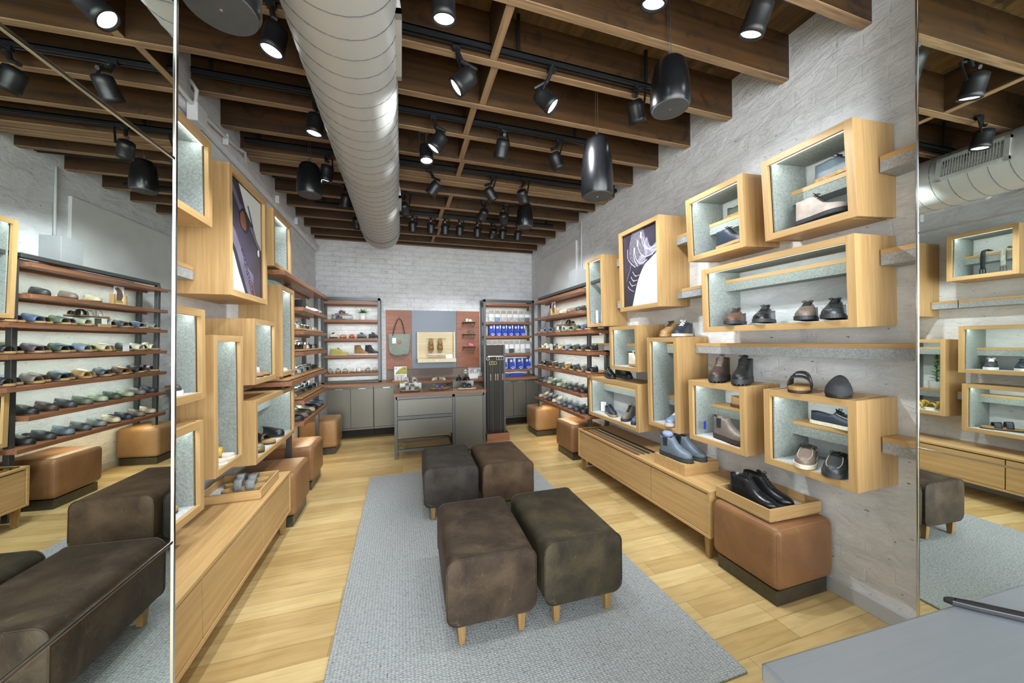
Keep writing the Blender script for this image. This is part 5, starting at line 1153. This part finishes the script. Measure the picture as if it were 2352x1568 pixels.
g = 'sandals standing upright in the wall display case'
for sx, nm in ((-1, 'left'), (1, 'right')):
    shoe('two_strap', 'camel', 0.578+sx*0.078, 6.325, 1.440, 0, '%s tan two-strap sandal standing upright in the wall display case' % nm, g, sole='dark brown', rot=(radians(0), radians(90), radians(-90)), scale=1.0)
# canvas bag
t = thing('tote_bag', 'sage green canvas tote bag hanging on the left pegboard', 'bag', (-0.03, 6.33, 1.27))
rows = []
for k in range(13):
    v = k/12; z = 0.375*v; w = 0.165+0.028*v-0.05*max(0, 0.2-v)*5*0.4; dep = 0.035*sin(pi*min(1, 0.15+0.6*v))+0.004; n = 28; row = []
    for j in range(n):
        a = 2*pi*j/n; c, s = cos(a), sin(a); x = w*math.copysign(abs(c)**0.5, c); row.append((x, dep*math.copysign(abs(s)**0.7, s)+0.006*sin(9*x*6+v*7), z-0.03*(1-v)*(abs(x)/w)**2*-1+(0.0 if v > .3 else 0.012*sin(x*30)*(0.3-v)*3)))
    rows.append(row)
m = MB(); m.grid(rows, closed=True); m.add(rows[0], [tuple(range(len(rows[0])))]); m.build('body', M['bag'], t, True)
for dy in (-0.02, 0.02):
    MB().tube([(-0.105, dy-0.012, 0.34), (-0.10, dy, 0.40), (-0.07, dy+0.01, 0.52), (-0.03, 0.03, 0.62), (0.0, 0.035, 0.645), (0.03, 0.03, 0.62), (0.065, dy+0.01, 0.52), (0.085, dy, 0.40), (0.088, dy-0.012, 0.34)], 0.007, 6).build('handle', plain('dark_leather_strap', '3F3226', 0.5), t, True)
MB().lathe([(0.001, 0), (0.038, 0), (0.038, 0.002)], (-0.0, -0.044, 0.235), axis='Y', n=28, cap=False).build('round_patch', plain('orange_leather_patch', 'A4644A', 0.6, var=0.3, scale=60), t)
MB().box(-0.115, -0.055, -0.052, -0.050, 0.215, 0.31).build('price_tag', M['paper'], t)
MB().tube([(0, 0.05, 0.66), (0, 0.0, 0.655), (0, -0.005, 0.67)], 0.004, 6).build('hook', M['black'], t)
# wire shelves with sandals
for z, c, nm in ((1.845, 'white', 'white'), (1.630, 'green', 'sage green'), (1.405, 'pink', 'pink')):
    t = thing('wire_shelf', 'small wire peg shelf under the %s sandal' % nm, 'shelf', (1.17, 6.30, z)); m = MB()
    for yy in (-0.07, -0.035, 0.0, 0.035, 0.075): m.tube([(-0.115, yy, 0), (0.115, yy, 0)], 0.0025, 5)
    for xx in (-0.115, 0.115): m.tube([(xx, -0.07, 0), (xx, 0.08, 0)], 0.003, 5); m.tube([(xx*0.9, -0.05, 0), (xx*0.9, 0.08, -0.07)], 0.003, 5)
    m.build('wires', M['black'], t)
    shoe('slide' if c != 'white' else 'two_strap', c, 1.17, 6.285, z+0.004, -20, '%s sandal on a small wire shelf on the right pegboard' % nm, scale=0.85, rough=0.5)
# counter items
t = thing('leaflet_display', 'counter leaflet display with yellow picture and three white tubes', 'display', (-0.015, 6.12, 0.866))
MB().box(-0.125, 0.11, -0.06, 0.06, 0, 0.014).build('base', oak('X'), t)
m = MB().box(-0.10, 0.10, 0.02, 0.026, 0.014, 0.235, 0); m.add([(u, 0.0195, v) for u, v in ((-.085, .11), (-.06, .15), (-.02, .19), (.03, .222), (.097, .232), (.097, .11))], [tuple(range(6))], 1)
m.tube([(-0.07+0.012*cos(i*pi/8), 0.018, 0.205+0.012*sin(i*pi/8)) for i in range(16)], 0.002, 4, m=2, closed=True)
m.build('backing_card', [M['paper'], plain('yellow_green_print', 'A89A3A', 0.5, var=0.7, scale=60), M['blue']], t)
for i in range(3): MB().box(-0.095+i*0.055, -0.05+i*0.055, -0.03, 0.01, 0.014, 0.10).build('product_box', plain('pale_box', 'C9CDCE', 0.5, var=0.03), t)
g = 'tan espadrilles on the back counter'
shoe('moc', 'sand', 0.53, 6.05, 0.866, -120, 'sand coloured slip-on on the back counter, left one', g, scale=0.6, sole='cream')
shoe('moc', 'sand', 0.66, 6.05, 0.866, -60, 'sand coloured slip-on on the back counter, right one', g, scale=0.6, sole='cream')
t = thing('display_riser', 'white riser with three small sandals at the right of the back counter', 'display riser', (1.17, 6.12, 0.866))
MB().box(-0.16, 0.18, -0.07, 0.07, 0.085, 0.093).box(-0.15, -0.144, -0.07, 0.07, 0, 0.085).box(0.164, 0.17, -0.07, 0.07, 0, 0.085).build('stand', M['acrylic'], t); MB().box(-0.05, 0.10, -0.085, -0.083, 0.0, 0.075).build('card', M['paper'], t)
for i, c in enumerate(('cream', 'pink', 'grey')): shoe('slide', c, 1.07+i*0.115, 6.12, 0.960, -100, '%s sandal on the white riser at right of back counter' % c, scale=0.62, sole='white')

# ------------------------------------------------------------------ socks and blue boxes (back right rack)
def bx(px): return 1.40+(px-1110)*0.0084
packs = [('white and pale blue', 'C9D2DC'), ('blue patterned', '7F9AC2'), ('blush pink', 'D5C4C4'), ('pink and grey', 'C4B4BA'), ('white and grey', 'B9BAC0'), ('grey striped', 'A4A4A8'), ('dark grey', '707276')]
def sock_pack(x, z, c, label, group, h=0.20):
    t = thing('sock_pack', label, 'sock pack', (x, 6.16, z), 0, group)
    MB().box(-0.042, 0.042, -0.004, 0.004, h-0.06, h).build('header_card', plain('card_taupe', 'A89F92', 0.7, var=0.05), t)
    MB().box(-0.045, 0.045, -0.010, 0.010, 0.075, h-0.06).build('sock_band', M['paper'], t, bevel=0.004)
    MB().box(-0.044, 0.044, -0.016, 0.016, 0.0, 0.08).build('socks', plain('sock_'+c, c, 0.9, var=0.55, scale=55), t, bevel=0.008, seg=3)
for i, (nm, c) in enumerate(packs): sock_pack(bx(1128.5+i*13.6), 1.862, c, '%s hanging sock pack, %s from left on the upper row' % (nm, ORD[i]), 'sock packs on the upper shelf', 0.20)
for i, (nm, c) in enumerate((('white', 'D8D8DA'), ('cream', 'CFC9BC'), ('white knit', 'D2D4D8'), ('white patterned', 'B9BCC2'), ('charcoal', '4A4B4E'), ('cream ribbed', 'D9D0BC'), ('white ribbed', 'DADBDD'), ('grey', '85868A'))):
    sock_pack(bx(1123+i*12.6), 1.29, c, '%s sock pack, %s from left on the lower row' % (nm, ORD[i]), 'sock packs on the lower shelf', 0.22)
m = MB()
bb = MB().box(-0.052, 0.052, -0.06, 0.06, 0, 0.19, 0)
def disc(mb, cx, cz, r, m, y=-0.0606, n=18, a0=0, a1=2*pi): mb.add([(cx+r*cos(a0+(a1-a0)*q/n), y, cz+r*sin(a0+(a1-a0)*q/n)) for q in range(n)], [tuple(range(n))], m)
disc(bb, -0.018, 0.150, 0.022, 1); disc(bb, -0.016, 0.153, 0.009, 2, -0.0609); disc(bb, -0.024, 0.143, 0.006, 0, -0.0609)
bb.add([(u, -0.0606, v) for u, v in ((0.026, .13), (.047, .13), (.047, .187), (.026, .187))], [(0, 1, 2, 3)], 1)
for k in range(3): bb.add([(u, -0.0606, v-k*0.009) for u, v in ((0.024, .115), (.047, .115), (.047, .119), (.024, .119))], [(0, 1, 2, 3)], 3)
arc = [(0.012+0.036*cos(a), 0.018+0.026*sin(a)) for a in [pi*q/12 for q in range(13)]]; arc2 = [(0.012+0.028*cos(a), 0.018+0.018*sin(a)) for a in [pi*q/12 for q in range(13)]]
bb.add([(u, -0.0606, v) for u, v in arc+arc2], [(i, i+1, 14+i, 13+i) for i in range(12)], 1)
bb.add([(u, -0.0606, v) for u, v in ((-.008, .004), (.032, .004), (.032, .016), (-.008, .016))], [(0, 1, 2, 3)], 1)
bm_box = bb.mesh('blue_box', [M['blue'], M['paper'], plain('box_yellow', 'C8B86A', 0.5), plain('box_pale', '8FA2D8', 0.5)])
def blue_box(px, z, label, g):
    o = bpy.data.objects.new('product_box', bm_box); C.objects.link(o); o.location = (bx(px), 6.18, z); tag(o, label, 'box', g)
for i in range(6): blue_box(1129+i*13.8, 1.606, 'blue insole box with round emblem, %s from left, upper blue row' % ORD[i], 'blue boxes on the upper shelf')
for i, px in enumerate((1155, 1173, 1191.5, 1209.5)): blue_box(px, 0.997, 'blue box with round emblem, %s from left, lower blue row' % ORD[i], 'blue boxes on the lower shelf')
for i, (px, w) in enumerate(((1156, 0.14), (1183, 0.26))):
    t = thing('insole_pack', 'low blue insole pack with white curved edge, %s one on counter' % ('left', 'right')[i], 'insole pack', (bx(px), 6.12, 0.866), 0, 'blue insole packs')
    MB().box(-w/2, w/2, -0.04, 0.04, 0, 0.05).build('pack', M['blue'], t, bevel=0.006); MB().tube([(-w/2*cos(pi*q/10), -0.03, 0.05+0.03*sin(pi*q/10)) for q in range(11)], 0.005, 5).build('curved_edge', M['paper'], t, True)

# ------------------------------------------------------------------ belt stand
t = thing('belt_stand', 'tall dark brown belt stand with a wooden base beside the display table', 'belt stand', (1.365, 5.26, 0))
MB().box(-0.155, 0.155, -0.02, 0.02, 0.02, 1.45).build('panel', M['darkwood'], t, bevel=0.002)
for sx in (-1, 1): MB().box(sx*0.155-0.014, sx*0.155+0.014, -0.04, 0.04, 0.02, 1.452).build('side_post', M['steel'], t, bevel=0.002)
for q in ((-0.16, 0.19, -0.17, -0.155), (-0.16, 0.19, 0.12, 0.135), (-0.16, -0.145, -0.155, 0.12), (0.175, 0.19, -0.155, 0.12)): MB().box(q[0], q[1], q[2], q[3], 0, 0.125).build('base_board', walnut('X'), t, bevel=0.001)
MB().box(-0.145, 0.175, -0.155, 0.12, 0.0, 0.015).build('base_floor', M['black'], t)
MB().box(-0.12, 0.12, -0.10, -0.02, 1.27, 1.285).build('hook_bar', M['silver'], t)
for i in range(7):
    x = 1.365-0.115+i*0.038; gold = i in (1, 2, 3)
    tb = thing('hanging_belt', '%s belt hanging on the belt stand, %s from left' % ('gold-buckled black' if gold else 'black', ORD[i]), 'belt', (x, 5.26-0.065-0.006*(i % 2), 1.27), 0, 'belts hanging on the stand')
    MB().box(-0.017, 0.017, -0.003, 0.003, -1.10-0.02*(i % 3), -0.02).build('strap', plain('belt_black_%d' % (i % 3), ('1B1A18', '23201C', '2C2B2A')[i % 3], 0.5, var=0.4, scale=80), tb)
    m = MB(); z0 = -0.12 if gold else -0.05
    for q in ((-.021, .021, z0, z0+.005), (-.021, .021, z0+.045, z0+.05), (-.021, -.016, z0, z0+.05), (.016, .021, z0, z0+.05)): m.box(q[0], q[1], -0.012, -0.006, q[2], q[3])
    m.build('buckle', M['gold'] if gold else M['silver'], tb)
    if i in (1, 3, 4, 6): MB().box(-0.011, 0.011, -0.014, -0.012, -0.36, -0.26).build('price_tag', plain('kraft_tag', '8E7A66', 0.7), tb)

# ------------------------------------------------------------------ steel counter at the near right corner
t = thing('steel_counter', 'brushed steel counter top cut by the lower right corner', 'counter', (0.61, 0.47, 0), radians(-3))
MB().box(0, 1.25, -0.75, 0, 0.885, 0.92).build('countertop', M['table'], t, bevel=0.006, seg=3)
MB().box(0.03, 1.22, -0.72, -0.03, 0.10, 0.885).build('cabinet_body', M['cabinet'], t, bevel=0.002)
MB().box(0.06, 1.19, -0.69, -0.06, 0.0, 0.10).build('plinth', M['plinth'], t)
t = thing('counter_rail', 'dark slim rail lying across the far edge of the steel counter', 'rail', (1.125, 0.452, 0.9215), radians(-44.0))
MB().prism([(0.0, 0.0), (0.012, 0.008), (0.05, 0.011), (0.5, 0.012), (0.5, -0.012), (0.05, -0.011), (0.012, -0.008)], 0.0, 0.012).build('bar', M['black'], t, bevel=0.003, seg=2)
MB().box(0.02, 0.49, -0.003, 0.003, 0.012, 0.0135).build('bar_groove', M['blackgloss'], t)
